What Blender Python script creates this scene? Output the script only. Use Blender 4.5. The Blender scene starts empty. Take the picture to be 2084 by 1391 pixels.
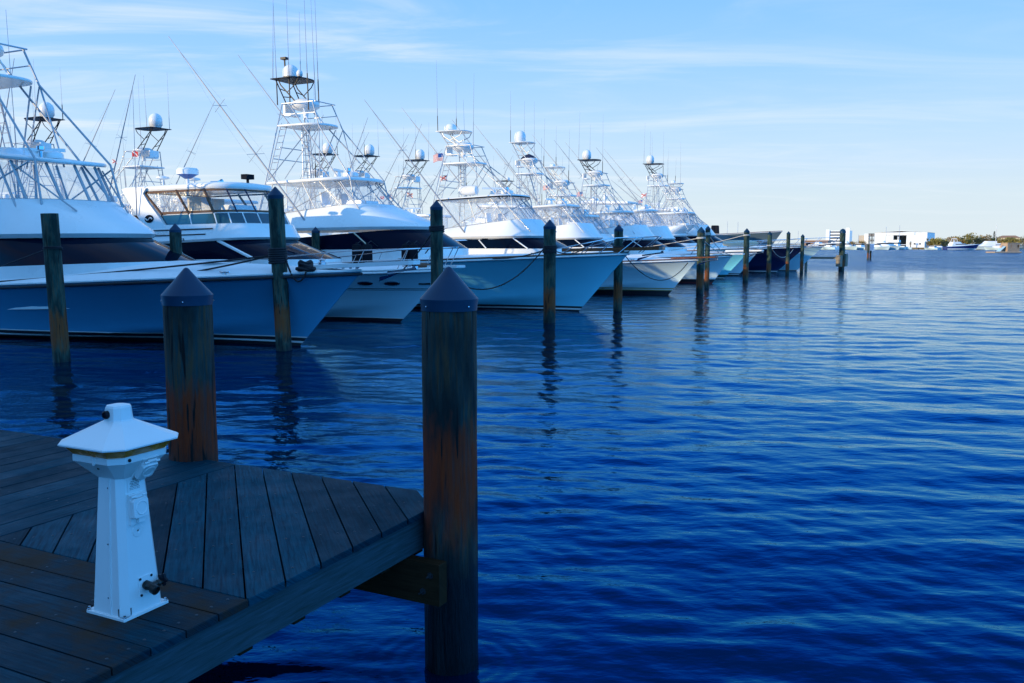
import bpy, math, random
import numpy as np
from mathutils import Vector, Matrix
RND = random.Random(11)
SC = bpy.context.scene
COL = SC.collection
PI = math.pi
def rad(a): return math.radians(a)

# ------------------------------------------------------------------ camera model
FPX, HZ, CX, CY = 1800.0, 497.0, 1042.0, 695.5
CZ = 2.75
PITCH = math.atan((CY - HZ) / FPX)
def ray(px, py):
    x = (px - CX) / FPX; y = (py - CY) / FPX
    return Vector((x, math.cos(PITCH) - y * math.sin(PITCH), -math.sin(PITCH) - y * math.cos(PITCH)))
def G(px, py, z=0.0):                      # a point of a horizontal plane
    d = ray(px, py); t = (z - CZ) / d.z
    return Vector((0, 0, CZ)) + d * t
def at(px, py, Y):                         # a point at a known distance
    d = ray(px, py)
    return Vector((0, 0, CZ)) + d * (Y / d.y)

cam = bpy.data.cameras.new('camera'); camo = bpy.data.objects.new('camera', cam); COL.objects.link(camo)
cam.sensor_width = 36; cam.lens = FPX / 2084 * 36; cam.clip_end = 6000; cam.clip_start = 0.05
camo.location = (0, 0, CZ); camo.rotation_euler = (PI / 2 - PITCH, 0, 0)
SC.camera = camo

# ------------------------------------------------------------------ object helpers
def tag(o, label=None, cat=None, group=None, kind=None):
    if label: o['label'] = label
    if cat: o['category'] = cat
    if group: o['group'] = group
    if kind: o['kind'] = kind
    return o
def thing(name, label, cat, loc=(0, 0, 0), rz=0.0, group=None, scale=1.0):
    o = bpy.data.objects.new(name, None); COL.objects.link(o)
    o.empty_display_size = 0.3
    o.location = loc; o.rotation_euler = (0, 0, rz); o.scale = (scale,) * 3
    return tag(o, label, cat, group)

class MB:
    def __init__(s): s.v = []; s.f = []; s.m = []; s.s = []
    def add(s, vs, fs, mi=0, smooth=True):
        b = len(s.v); s.v.extend([tuple(p) for p in vs])
        for f in fs:
            s.f.append(tuple(i + b for i in f)); s.m.append(mi); s.s.append(smooth)
    def box(s, c, size, M=None, mi=0, taper=1.0):
        hx, hy, hz = size[0] / 2, size[1] / 2, size[2] / 2
        vs = []
        for z in (-1, 1):
            k = taper if z > 0 else 1.0
            for x, y in ((-1, -1), (1, -1), (1, 1), (-1, 1)):
                p = Vector((x * hx * k, y * hy * k, z * hz))
                if M is not None: p = M @ p
                vs.append(p + Vector(c))
        s.add(vs, [(3, 2, 1, 0), (4, 5, 6, 7), (0, 1, 5, 4), (1, 2, 6, 5), (2, 3, 7, 6), (3, 0, 4, 7)], mi, False)
    def tube(s, pts, r, n=6, closed=False, mi=0):
        pts = [Vector(p) for p in pts]; N = len(pts)
        rs = r if isinstance(r, (list, tuple)) else [r] * N
        up = None; rings = []
        for i, p in enumerate(pts):
            if closed: t = pts[(i + 1) % N] - pts[i - 1]
            else: t = pts[min(i + 1, N - 1)] - pts[max(i - 1, 0)]
            t = t.normalized() if t.length > 1e-9 else Vector((0, 0, 1))
            if up is None:
                up = Vector((0, 0, 1)) if abs(t.z) < 0.9 else Vector((1, 0, 0))
            a = (up - t * up.dot(t)).normalized(); b = t.cross(a); up = a
            rings.append([p + (a * math.cos(2 * PI * k / n) + b * math.sin(2 * PI * k / n)) * rs[i] for k in range(n)])
        s.loft(rings, True, closed_path=closed, cap=not closed, mi=mi)
    def loft(s, rings, ring_closed=True, closed_path=False, cap=False, mi=0, smooth=True, mis=None):
        n = len(rings[0]); b = []
        for rg in rings: b.extend(rg)
        fs = []; N = len(rings); ms = []
        for i in range(N if closed_path else N - 1):
            j = (i + 1) % N
            for k in range(n if ring_closed else n - 1):
                q = (k + 1) % n
                fs.append((i * n + k, i * n + q, j * n + q, j * n + k))
                ms.append(mis[i] if mis else mi)
        base = len(s.v); s.v.extend([tuple(p) for p in b])
        for f, m in zip(fs, ms):
            s.f.append(tuple(i + base for i in f)); s.m.append(m); s.s.append(smooth)
        if cap:
            s.f.append(tuple(base + k for k in reversed(range(n)))); s.m.append(ms[0]); s.s.append(False)
            s.f.append(tuple(base + (N - 1) * n + k for k in range(n))); s.m.append(ms[-1]); s.s.append(False)
    def lathe(s, prof, c=(0, 0, 0), n=20, M=None, mi=0, cap=True, smooth=True):
        rings = []
        for r, z in prof:
            rg = []
            for k in range(n):
                p = Vector((r * math.cos(2 * PI * k / n), r * math.sin(2 * PI * k / n), z))
                if M is not None: p = M @ p
                rg.append(p + Vector(c))
            rings.append(rg)
        s.loft(rings, True, cap=cap, mi=mi, smooth=smooth)
    def build(s, name, mats, parent=None, sharp=40, loc=None):
        me = bpy.data.meshes.new(name); me.from_pydata(s.v, [], s.f)
        if not isinstance(mats, (list, tuple)): mats = [mats]
        for m in mats: me.materials.append(m)
        me.polygons.foreach_set('material_index', s.m); me.polygons.foreach_set('use_smooth', s.s)
        me.update()
        if sharp is not None and any(s.s): me.set_sharp_from_angle(angle=rad(sharp))
        o = bpy.data.objects.new(name, me); COL.objects.link(o)
        if parent is not None: o.parent = parent
        if loc is not None: o.location = loc
        return o
def catenary(a, b, sag, n=14):
    a = Vector(a); b = Vector(b)
    return [a.lerp(b, i / n) - Vector((0, 0, sag * 4 * (i / n) * (1 - i / n))) for i in range(n + 1)]

# ------------------------------------------------------------------ materials
def newmat(name):
    m = bpy.data.materials.new(name); m.use_nodes = True
    nt = m.node_tree; nt.nodes.clear()
    out = nt.nodes.new('ShaderNodeOutputMaterial'); return m, nt, out
def N(nt, typ, **kw):
    n = nt.nodes.new(typ)
    for k, v in kw.items():
        if k in n.inputs: n.inputs[k].default_value = v
        else: setattr(n, k, v)
    return n
def principled(nt, out, **kw):
    b = nt.nodes.new('ShaderNodeBsdfPrincipled')
    for k, v in kw.items(): b.inputs[k].default_value = v
    nt.links.new(b.outputs[0], out.inputs[0]); return b
def ramp(nt, stops, interp='LINEAR'):
    r = nt.nodes.new('ShaderNodeValToRGB'); r.color_ramp.interpolation = interp
    e = r.color_ramp.elements
    while len(e) > 1: e.remove(e[-1])
    e[0].position, e[0].color = stops[0][0], tuple(stops[0][1]) + (1,)
    for p, c in stops[1:]:
        x = e.new(p); x.color = tuple(c) + (1,)
    return r
def mix(nt, fac, a, b, mode='MIX'):
    m = nt.nodes.new('ShaderNodeMix'); m.data_type = 'RGBA'; m.blend_type = mode
    for sock, val in ((m.inputs[0], fac), (m.inputs[6], a), (m.inputs[7], b)):
        if isinstance(val, bpy.types.NodeSocket): nt.links.new(val, sock)
        elif isinstance(val, (int, float)): sock.default_value = val
        else: sock.default_value = tuple(val) + (1,)
    return m.outputs[2]
def coords(nt, scale=(1, 1, 1), which='Object'):
    tc = nt.nodes.new('ShaderNodeTexCoord'); mp = nt.nodes.new('ShaderNodeMapping')
    mp.inputs['Scale'].default_value = scale
    nt.links.new(tc.outputs[which], mp.inputs[0]); return mp.outputs[0]
def noise(nt, vec, scale, detail=4, rough=0.55, dist=0.0):
    n = nt.nodes.new('ShaderNodeTexNoise')
    n.inputs['Scale'].default_value = scale; n.inputs['Detail'].default_value = detail
    n.inputs['Roughness'].default_value = rough; n.inputs['Distortion'].default_value = dist
    nt.links.new(vec, n.inputs['Vector']); return n.outputs[0]
def maprange(nt, v, a, b, c=0.0, d=1.0, smooth=False):
    m = nt.nodes.new('ShaderNodeMapRange')
    if smooth: m.interpolation_type = 'SMOOTHSTEP'
    nt.links.new(v, m.inputs[0])
    for i, x in zip((1, 2, 3, 4), (a, b, c, d)): m.inputs[i].default_value = x
    return m.outputs[0]
def bump(nt, bsdf, h, strength=0.3, dist=0.01):
    b = nt.nodes.new('ShaderNodeBump'); b.inputs['Strength'].default_value = strength
    b.inputs['Distance'].default_value = dist
    nt.links.new(h, b.inputs['Height']); nt.links.new(b.outputs[0], bsdf.inputs['Normal'])
def paint(name, col, rough=0.35, metal=0.0, coat=0.0, var=0.08, vscale=1.5, grime=0.0):
    m, nt, out = newmat(name)
    b = principled(nt, out, Roughness=rough, Metallic=metal)
    b.inputs['Coat Weight'].default_value = coat; b.inputs['Coat Roughness'].default_value = 0.08
    vec = coords(nt)
    n = noise(nt, vec, vscale, 5, 0.6)
    f = maprange(nt, n, 0.3, 0.7)
    c = mix(nt, f, [x * (1 - var) for x in col], [min(1, x * (1 + var)) for x in col])
    if grime:
        v2 = coords(nt, (6, 6, 0.5)); g = maprange(nt, noise(nt, v2, 2.0, 5, 0.7), 0.55, 0.85, 0, grime)
        c = mix(nt, g, c, [0.25, 0.22, 0.16])
    nt.links.new(c, b.inputs['Base Color'])
    r2 = maprange(nt, n, 0.2, 0.8, rough * 0.8, min(1, rough * 1.25)); nt.links.new(r2, b.inputs['Roughness'])
    return m
M = {}
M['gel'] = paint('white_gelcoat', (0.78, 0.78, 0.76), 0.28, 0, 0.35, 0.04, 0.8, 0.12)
M['deckwhite'] = paint('white_nonskid', (0.74, 0.75, 0.75), 0.55, 0, 0, 0.05, 2.0, 0.12)
M['screw'] = paint('dull_screw', (0.04, 0.05, 0.06), 0.4, 0.6)
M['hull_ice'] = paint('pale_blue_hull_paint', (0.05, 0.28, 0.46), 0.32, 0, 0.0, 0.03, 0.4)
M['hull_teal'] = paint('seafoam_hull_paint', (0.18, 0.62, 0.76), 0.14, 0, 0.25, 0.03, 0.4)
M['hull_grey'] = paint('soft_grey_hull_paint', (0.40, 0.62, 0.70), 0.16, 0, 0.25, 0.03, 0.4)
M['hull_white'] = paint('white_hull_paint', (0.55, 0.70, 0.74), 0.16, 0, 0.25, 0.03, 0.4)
M['hull_navy'] = paint('navy_hull_paint', (0.010, 0.018, 0.06), 0.12, 0, 0.5, 0.05, 0.4)
M['hull_slate'] = paint('slate_hull_paint', (0.10, 0.15, 0.17), 0.2, 0, 0.4, 0.05, 0.4)
M['boot_black'] = paint('black_bottom_paint', (0.008, 0.009, 0.012), 0.5)
M['boot_white'] = paint('white_boot_stripe', (0.7, 0.7, 0.68), 0.3)
M['boot_gold'] = paint('gold_boot_stripe', (0.35, 0.24, 0.08), 0.3)
M['boot_green'] = paint('dark_green_boot_stripe', (0.01, 0.035, 0.025), 0.4)
M['boot_red'] = paint('dark_red_bottom_paint', (0.09, 0.012, 0.012), 0.5)
M['rail'] = paint('varnished_teak_trim', (0.16, 0.055, 0.02), 0.2, 0, 0.6, 0.25, 6)
M['glass'] = paint('dark_tinted_glass', (0.0015, 0.005, 0.016), 0.03, 0, 0.0, 0.02)
M['glass'].node_tree.nodes['Principled BSDF'].inputs['Specular IOR Level'].default_value = 0.05
M['teal_glass'] = paint('teal_tinted_screen', (0.02, 0.08, 0.11), 0.06)
M['alu'] = paint('white_coated_pipe', (0.40, 0.41, 0.43), 0.3, 0.2, 0.2, 0.03)
M['steel'] = paint('polished_steel', (0.55, 0.56, 0.58), 0.14, 0.95, 0, 0.05, 8)
M['black'] = paint('black_coated_pipe', (0.010, 0.012, 0.018), 0.35)
M['black'].node_tree.nodes['Principled BSDF'].inputs['Specular IOR Level'].default_value = 0.1
M['blackcloth'] = paint('black_canvas', (0.012, 0.013, 0.018), 0.8)
M['blackcloth'].node_tree.nodes['Principled BSDF'].inputs['Specular IOR Level'].default_value = 0.05
M['navycloth'] = paint('navy_canvas', (0.012, 0.02, 0.06), 0.8)
M['brown'] = paint('brown_canvas', (0.115, 0.055, 0.03), 0.75, 0, 0, 0.15, 8)
M['cream'] = paint('cream_vinyl', (0.6, 0.5, 0.36), 0.5)
M['pole'] = paint('pale_outrigger_pole', (0.30, 0.31, 0.34), 0.45)
M['rope'] = paint('dark_mooring_rope', (0.012, 0.012, 0.016), 0.85, 0, 0, 0.3, 30)
M['rope_w'] = paint('white_mooring_rope', (0.5, 0.48, 0.44), 0.85, 0, 0, 0.2, 30)
M['bluepaint'] = paint('blue_paint', (0.02, 0.09, 0.32), 0.3)
M['red'] = paint('red_flag_cloth', (0.45, 0.02, 0.025), 0.8)
M['whitecloth'] = paint('white_flag_cloth', (0.7, 0.7, 0.7), 0.8)
M['liferaft'] = paint('white_canister', (0.75, 0.74, 0.72), 0.4)
def vinyl(name, tint, haze, trans=0.82):
    m, nt, out = newmat(name)
    t = N(nt, 'ShaderNodeBsdfTransparent', Color=tuple(tint) + (1,))
    b = nt.nodes.new('ShaderNodeBsdfPrincipled'); b.inputs['Base Color'].default_value = tuple(haze) + (1,)
    b.inputs['Roughness'].default_value = 0.12
    n = noise(nt, coords(nt, (2.2, 2.2, 0.7)), 1.6, 4, 0.6, 1.2)
    f = maprange(nt, n, 0.42, 0.72, 1 - trans, min(1, 1 - trans + 0.16))
    ms = nt.nodes.new('ShaderNodeMixShader'); nt.links.new(f, ms.inputs[0])
    nt.links.new(t.outputs[0], ms.inputs[1]); nt.links.new(b.outputs[0], ms.inputs[2])
    nt.links.new(ms.outputs[0], out.inputs[0])
    bump(nt, b, noise(nt, coords(nt, (3, 3, 0.6)), 2.0, 3, 0.5, 2.0), 0.5, 0.05)
    return m
M['vinyl'] = vinyl('clear_vinyl_curtain', (0.95, 0.97, 1.0), (0.7, 0.72, 0.74), 0.89)
def wood_post(name, teal, brown, orange, wet, zlo=0.9, zhi=1.6, wz=0.2):
    m, nt, out = newmat(name)
    b = principled(nt, out, Roughness=0.75); b.inputs['Specular IOR Level'].default_value = 0.25
    tc = nt.nodes.new('ShaderNodeTexCoord'); geo = nt.nodes.new('ShaderNodeNewGeometry')
    mp = nt.nodes.new('ShaderNodeMapping'); mp.inputs['Scale'].default_value = (1, 1, 0.06)
    oi = nt.nodes.new('ShaderNodeObjectInfo'); ad = N(nt, 'ShaderNodeVectorMath', operation='ADD')
    nt.links.new(tc.outputs['Object'], mp.inputs[0]); nt.links.new(mp.outputs[0], ad.inputs[0])
    sc2 = N(nt, 'ShaderNodeVectorMath', operation='SCALE'); sc2.inputs['Scale'].default_value = 37.0
    cmb = nt.nodes.new('ShaderNodeCombineXYZ')
    for i in range(3): nt.links.new(oi.outputs['Random'], cmb.inputs[i])
    nt.links.new(cmb.outputs[0], sc2.inputs[0]); nt.links.new(sc2.outputs[0], ad.inputs[1])
    grain = noise(nt, ad.outputs[0], 42, 6, 0.65)
    mp2 = nt.nodes.new('ShaderNodeMapping'); mp2.inputs['Scale'].default_value = (1, 1, 0.25)
    nt.links.new(tc.outputs['Object'], mp2.inputs[0])
    ad2 = N(nt, 'ShaderNodeVectorMath', operation='ADD'); nt.links.new(mp2.outputs[0], ad2.inputs[0]); nt.links.new(sc2.outputs[0], ad2.inputs[1])
    blot = noise(nt, ad2.outputs[0], 5, 4, 0.6)
    c = mix(nt, maprange(nt, grain, 0.42, 0.60), teal, brown)
    c = mix(nt, maprange(nt, blot, 0.42, 0.58), c, [x * 0.28 for x in teal])
    sep = nt.nodes.new('ShaderNodeSeparateXYZ'); nt.links.new(geo.outputs['Position'], sep.inputs[0])
    zz = N(nt, 'ShaderNodeMath', operation='ADD'); nt.links.new(sep.outputs[2], zz.inputs[0])
    k = N(nt, 'ShaderNodeMath', operation='MULTIPLY_ADD'); nt.links.new(noise(nt, ad2.outputs[0], 9, 4, 0.6), k.inputs[0]); k.inputs[1].default_value = -0.9; k.inputs[2].default_value = 0.45
    nt.links.new(k.outputs[0], zz.inputs[1])
    up = maprange(nt, zz.outputs[0], zhi - 0.1, zhi + 0.1); lo = maprange(nt, zz.outputs[0], zlo - 0.12, zlo + 0.2)
    band = N(nt, 'ShaderNodeMath', operation='SUBTRACT'); nt.links.new(lo, band.inputs[0]); nt.links.new(up, band.inputs[1])
    bm = N(nt, 'ShaderNodeMath', operation='MULTIPLY'); nt.links.new(band.outputs[0], bm.inputs[0]); nt.links.new(maprange(nt, grain, 0.3, 0.6, 0.35, 1), bm.inputs[1])
    bm.use_clamp = True
    c = mix(nt, bm.outputs[0], c, orange)
    ck = noise(nt, ad.outputs[0], 22, 3, 0.5); ckm = maprange(nt, ck, 0.345, 0.375, 1, 0)
    c = mix(nt, ckm, c, [0.002, 0.004, 0.005])
    wetf = maprange(nt, zz.outputs[0], wz - 0.25, wz + 0.05, 1, 0)
    c = mix(nt, wetf, c, wet)
    nt.links.new(c, b.inputs['Base Color'])
    nt.links.new(maprange(nt, wetf, 0, 1, 0.8, 0.35), b.inputs['Roughness'])
    bump(nt, b, grain, 1.0, 0.03)
    return m
M['post'] = wood_post('weathered_piling_wood', (0.022, 0.085, 0.075), (0.10, 0.085, 0.050), (0.24, 0.065, 0.016), (0.006, 0.007, 0.007), 0.35, 1.15)
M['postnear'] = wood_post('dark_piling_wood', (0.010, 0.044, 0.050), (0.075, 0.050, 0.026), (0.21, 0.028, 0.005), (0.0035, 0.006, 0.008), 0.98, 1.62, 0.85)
M['paletimber'] = paint('sunbleached_timber', (0.26, 0.22, 0.17), 0.8, 0, 0, 0.2, 2)
M['capblack'] = paint('black_plastic_cap', (0.005, 0.034, 0.072), 0.4, 0, 0.0, 0.1, 5)
M['capblack'].node_tree.nodes['Principled BSDF'].inputs['Specular IOR Level'].default_value = 0.18
def plank_mat(name, c1, c2, rough=0.6):
    m, nt, out = newmat(name)
    b = principled(nt, out, Roughness=rough); b.inputs['Specular IOR Level'].default_value = 0.06
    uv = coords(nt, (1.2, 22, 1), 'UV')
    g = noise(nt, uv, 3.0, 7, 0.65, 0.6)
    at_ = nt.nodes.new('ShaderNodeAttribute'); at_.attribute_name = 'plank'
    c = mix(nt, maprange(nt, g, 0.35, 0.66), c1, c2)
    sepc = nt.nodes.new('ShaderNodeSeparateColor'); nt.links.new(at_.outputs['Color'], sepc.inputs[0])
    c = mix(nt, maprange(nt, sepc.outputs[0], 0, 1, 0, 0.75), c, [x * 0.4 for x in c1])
    st = noise(nt, coords(nt, (1.1, 1.1, 1.1)), 2.6, 5, 0.6)
    bf = N(nt, 'ShaderNodeMath', operation='MULTIPLY'); nt.links.new(maprange(nt, st, 0.45, 0.62), bf.inputs[0]); nt.links.new(sepc.outputs[1], bf.inputs[1])
    c = mix(nt, bf.outputs[0], c, [0.045, 0.024, 0.012])
    nt.links.new(c, b.inputs['Base Color'])
    nt.links.new(maprange(nt, st, 0.3, 0.7, rough - 0.14, rough + 0.15), b.inputs['Roughness'])
    bump(nt, b, g, 0.55, 0.006)
    return m
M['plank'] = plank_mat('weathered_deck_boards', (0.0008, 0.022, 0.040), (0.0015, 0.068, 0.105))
M['beam'] = plank_mat('grey_green_timber', (0.018, 0.044, 0.050), (0.034, 0.078, 0.105), 0.7)
M['beamdark'] = plank_mat('dark_wet_timber', (0.022, 0.014, 0.008), (0.05, 0.030, 0.016), 0.6)
M['ped'] = paint('pedestal_white_plastic', (0.70, 0.71, 0.71), 0.34, 0, 0.1, 0.02, 5, 0.05)
M['amber'] = paint('amber_lens', (0.55, 0.15, 0.006), 0.25, 0, 0.3, 0.5, 14)
# ------------------------------------------------------------------ light and sky
SUN_AZ = Vector((-0.885, -0.465, 0)).normalized(); SUN_EL = rad(12.5)
sdir = Vector((SUN_AZ.x * math.cos(SUN_EL), SUN_AZ.y * math.cos(SUN_EL), math.sin(SUN_EL)))
sun = bpy.data.lights.new('sun', 'SUN'); sun.energy = 4.7; sun.angle = rad(0.53); sun.color = (1.0, 0.80, 0.48)
suno = bpy.data.objects.new('sun', sun); COL.objects.link(suno)
suno.rotation_euler = sdir.to_track_quat('Z', 'Y').to_euler(); suno.location = (-40, -30, 40)
W = bpy.data.worlds.new('World'); SC.world = W; W.use_nodes = True
nt = W.node_tree; nt.nodes.clear()
wo = nt.nodes.new('ShaderNodeOutputWorld'); bg = nt.nodes.new('ShaderNodeBackground'); bg.inputs[1].default_value = 0.13
nt.links.new(bg.outputs[0], wo.inputs[0])
sky = nt.nodes.new('ShaderNodeTexSky'); sky.sky_type = 'NISHITA'; sky.sun_disc = False
sky.sun_elevation = SUN_EL; sky.sun_rotation = math.atan2(SUN_AZ.x, SUN_AZ.y); sky.air_density = 1.0; sky.dust_density = 0.6; sky.ozone_density = 2.5
tc = nt.nodes.new('ShaderNodeTexCoord'); sep = nt.nodes.new('ShaderNodeSeparateXYZ'); nt.links.new(tc.outputs['Generated'], sep.inputs[0])
grad = ramp(nt, [(0.0, (0.76, 0.85, 0.89)), (0.05, (0.70, 0.84, 0.93)), (0.11, (0.55, 0.78, 1.04)), (0.18, (0.38, 0.68, 1.12)), (0.265, (0.25, 0.58, 1.16)), (0.33, (0.10, 0.54, 1.45)), (0.45, (0.05, 0.40, 1.20)), (0.62, (0.06, 0.30, 0.80)), (0.8, (0.18, 0.42, 0.85)), (1.0, (0.25, 0.50, 0.92))])
rear = ramp(nt, [(0.0, (0.12, 1.15, 3.0)), (0.25, (0.10, 0.98, 2.7)), (0.5, (0.15, 0.58, 1.3)), (1.0, (0.25, 0.50, 0.92))])
nt.links.new(sep.outputs[2], grad.inputs[0]); nt.links.new(sep.outputs[2], rear.inputs[0])
gg = mix(nt, maprange(nt, sep.outputs[1], 0.80, 0.42, 0, 1, True), grad.outputs[0], rear.outputs[0])
gsc = mix(nt, 1.0, gg, (7.7, 7.7, 7.7), 'MULTIPLY')
c = mix(nt, 0.995, sky.outputs[0], gsc)
# thin streaks of high cloud
zc = N(nt, 'ShaderNodeMath', operation='ADD'); nt.links.new(sep.outputs[2], zc.inputs[0]); zc.inputs[1].default_value = 0.06
dv = nt.nodes.new('ShaderNodeVectorMath'); dv.operation = 'DIVIDE'; nt.links.new(tc.outputs['Generated'], dv.inputs[0])
cb = nt.nodes.new('ShaderNodeCombineXYZ')
for i in range(3): nt.links.new(zc.outputs[0], cb.inputs[i])
nt.links.new(cb.outputs[0], dv.inputs[1])
mp = nt.nodes.new('ShaderNodeMapping'); mp.inputs['Scale'].default_value = (0.45, 1.15, 0.0); mp.inputs['Rotation'].default_value = (0, 0, rad(-20)); mp.inputs['Location'].default_value = (3.1, 1.7, 0)
nt.links.new(dv.outputs[0], mp.inputs[0])
n1 = noise(nt, mp.outputs[0], 1.0, 9, 0.60, 1.1)
f1 = maprange(nt, n1, 0.43, 0.78, 0, 0.8, True)
side = maprange(nt, sep.outputs[0], -0.45, 0.5, 1.0, 0.25)
f2 = N(nt, 'ShaderNodeMath', operation='MULTIPLY'); nt.links.new(f1, f2.inputs[0]); nt.links.new(side, f2.inputs[1])
hz_ = maprange(nt, sep.outputs[2], 0.0, 0.05)
f3 = N(nt, 'ShaderNodeMath', operation='MULTIPLY'); nt.links.new(f2.outputs[0], f3.inputs[0]); nt.links.new(hz_, f3.inputs[1])
c = mix(nt, f3.outputs[0], c, (7.2, 7.6, 8.0))
nt.links.new(c, bg.inputs[0])
SC.view_settings.view_transform = 'Standard'; SC.view_settings.look = 'None'; SC.view_settings.exposure = 0.0; SC.view_settings.gamma = 1.0
SC.cycles.max_bounces = 7; SC.cycles.transparent_max_bounces = 24; SC.cycles.caustics_reflective = False; SC.cycles.caustics_refractive = False
SC.cycles.use_denoising = True; SC.cycles.sample_clamp_indirect = 6

# ------------------------------------------------------------------ water: one sheet of modelled waves out to the horizon
def build_water():
    th_f = np.linspace(rad(-38), rad(38), 760); th_l = np.linspace(-PI, rad(-38), 60, endpoint=False); th_r = np.linspace(rad(38), PI, 60, endpoint=False)[1:]
    th = np.concatenate([th_l, th_f, th_r])
    rr = [0.6]
    while rr[-1] < 75: rr.append(rr[-1] * 1.0052 + 0.002)
    while rr[-1] < 4200: rr.append(rr[-1] * 1.06)
    rr = np.array(rr); nT, nR = len(th), len(rr)
    X = np.outer(rr, np.sin(th)); Y = np.outer(rr, np.cos(th)); Z = np.zeros_like(X)
    rs = np.random.RandomState(5)
    cell = np.maximum(np.gradient(rr), rr * (rad(76) / 760))[:, None]
    for i in range(90):
        lam = 0.17 * (3.6 / 0.17) ** (rs.rand() ** 0.85)
        ang = rad(79) + rs.normal(0, 0.36) if rs.rand() < 0.80 else rs.uniform(0, 2 * PI)
        k = 2 * PI / lam
        slope = 0.0175 * (lam / 0.5) ** (0.15 if lam < 0.5 else -0.45) * (0.5 + rs.rand())
        A = slope / k
        ph = k * (X * math.cos(ang) + Y * math.sin(ang)) + rs.uniform(0, 2 * PI) + 0.5 * np.sin(0.37 * k * (X * math.sin(ang + 0.4) - Y * math.cos(ang + 0.4)) + i)
        env = 0.65 + 0.35 * np.sin(X * rs.uniform(0.08, 0.4) + Y * rs.uniform(0.05, 0.3) + i)
        Z += A * env * np.clip((lam / cell - 2.5) / 3.0, 0, 1) * (np.sin(ph) + 0.2 * np.sin(2 * ph + 1.2))
    # small rings round the nearest piling
    dx, dy = X - PIL[0], Y - PIL[1]; d = np.sqrt(dx * dx + dy * dy)
    Z += 0.0016 * np.sin(d * 2 * PI / 0.11) * np.exp(-((d - 0.42) / 0.22) ** 2)
    v = np.stack([X, Y, Z], -1).reshape(-1, 3)
    v = np.concatenate([v, [[0, 0, 0]]])
    i, j = np.meshgrid(np.arange(nR - 1), np.arange(nT), indexing='ij'); j2 = (j + 1) % nT
    q = np.stack([i * nT + j, (i + 1) * nT + j, (i + 1) * nT + j2, i * nT + j2], -1).reshape(-1, 4)
    me = bpy.data.meshes.new('water'); nv = len(v); nq = len(q)
    tri = np.stack([np.full(nT, nv - 1), np.arange(nT), (np.arange(nT) + 1) % nT], -1)
    me.vertices.add(nv); me.vertices.foreach_set('co', v.ravel())
    me.loops.add(nq * 4 + nT * 3); me.loops.foreach_set('vertex_index', np.concatenate([q[:, ::-1].ravel(), tri[:, ::-1].ravel()]).astype(np.int32))
    me.polygons.add(nq + nT)
    me.polygons.foreach_set('loop_start', np.concatenate([np.arange(nq) * 4, nq * 4 + np.arange(nT) * 3]).astype(np.int32))
    me.polygons.foreach_set('use_smooth', np.ones(nq + nT, bool))
    me.update(calc_edges=True); me.validate()
    m, nt, out = newmat('harbour_water')
    dif = N(nt, 'ShaderNodeBsdfDiffuse', Color=(0.0002, 0.0065, 0.026, 1)); glo = N(nt, 'ShaderNodeBsdfGlossy', Roughness=0.03)
    fre = N(nt, 'ShaderNodeFresnel', IOR=1.8); b = nt.nodes.new('ShaderNodeMixShader')
    ft = ramp(nt, [(0.082, (0.0, 0.11, 0.38)), (0.16, (0.0, 0.20, 0.64)), (0.29, (0.05, 0.48, 1.0)), (0.46, (0.22, 0.66, 1.0)), (0.60, (0.62, 0.88, 1.0)), (0.74, (0.96, 1.0, 1.0))]); nt.links.new(fre.outputs[0], ft.inputs[0]); nt.links.new(ft.outputs[0], glo.inputs['Color'])
    nt.links.new(fre.outputs[0], b.inputs[0]); nt.links.new(dif.outputs[0], b.inputs[1]); nt.links.new(glo.outputs[0], b.inputs[2]); nt.links.new(b.outputs[0], out.inputs[0])
    vec = coords(nt, (0.8, 1.6, 1))
    a = noise(nt, vec, 5.0, 3, 0.5); far = noise(nt, vec, 0.9, 4, 0.55)
    patch = maprange(nt, noise(nt, coords(nt, (0.01, 0.03, 1)), 1.0, 2, 0.5), 0.4, 0.62, 0.5, 1.0)
    cd = nt.nodes.new('ShaderNodeTexCoord'); ln = N(nt, 'ShaderNodeVectorMath', operation='LENGTH'); nt.links.new(cd.outputs['Object'], ln.inputs[0])
    w = maprange(nt, ln.outputs['Value'], 18, 70, 0.0, 1.0); 
    gust = noise(nt, coords(nt, (0.30, 0.035, 1)), 1.0, 5, 0.7)
    ga = N(nt, 'ShaderNodeMath', operation='MULTIPLY_ADD'); nt.links.new(noise(nt, coords(nt, (0.012, 0.05, 1)), 1.0, 4, 0.6), ga.inputs[0]); ga.inputs[1].default_value = 70.0; nt.links.new(ln.outputs['Value'], ga.inputs[2])
    w2a = maprange(nt, ga.outputs[0], 122, 150, 0.0, 1.0); w2b = N(nt, 'ShaderNodeMath', operation='MULTIPLY'); nt.links.new(w2a, w2b.inputs[0]); nt.links.new(maprange(nt, gust, 0.35, 0.65, 0.25, 1.0), w2b.inputs[1]); w2 = w2b.outputs[0]
    h1 = N(nt, 'ShaderNodeMath', operation='MULTIPLY'); nt.links.new(a, h1.inputs[0]); h1.inputs[1].default_value = 0.010
    h2 = N(nt, 'ShaderNodeMath', operation='MULTIPLY'); nt.links.new(far, h2.inputs[0])
    ws = N(nt, 'ShaderNodeMath', operation='MULTIPLY_ADD'); nt.links.new(w2, ws.inputs[0]); ws.inputs[1].default_value = 0.40; nt.links.new(maprange(nt, w, 0, 1, 0, 0.14), ws.inputs[2])
    wp = N(nt, 'ShaderNodeMath', operation='MULTIPLY'); nt.links.new(ws.outputs[0], wp.inputs[0]); nt.links.new(patch, wp.inputs[1])
    nt.links.new(wp.outputs[0], h2.inputs[1])
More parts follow.
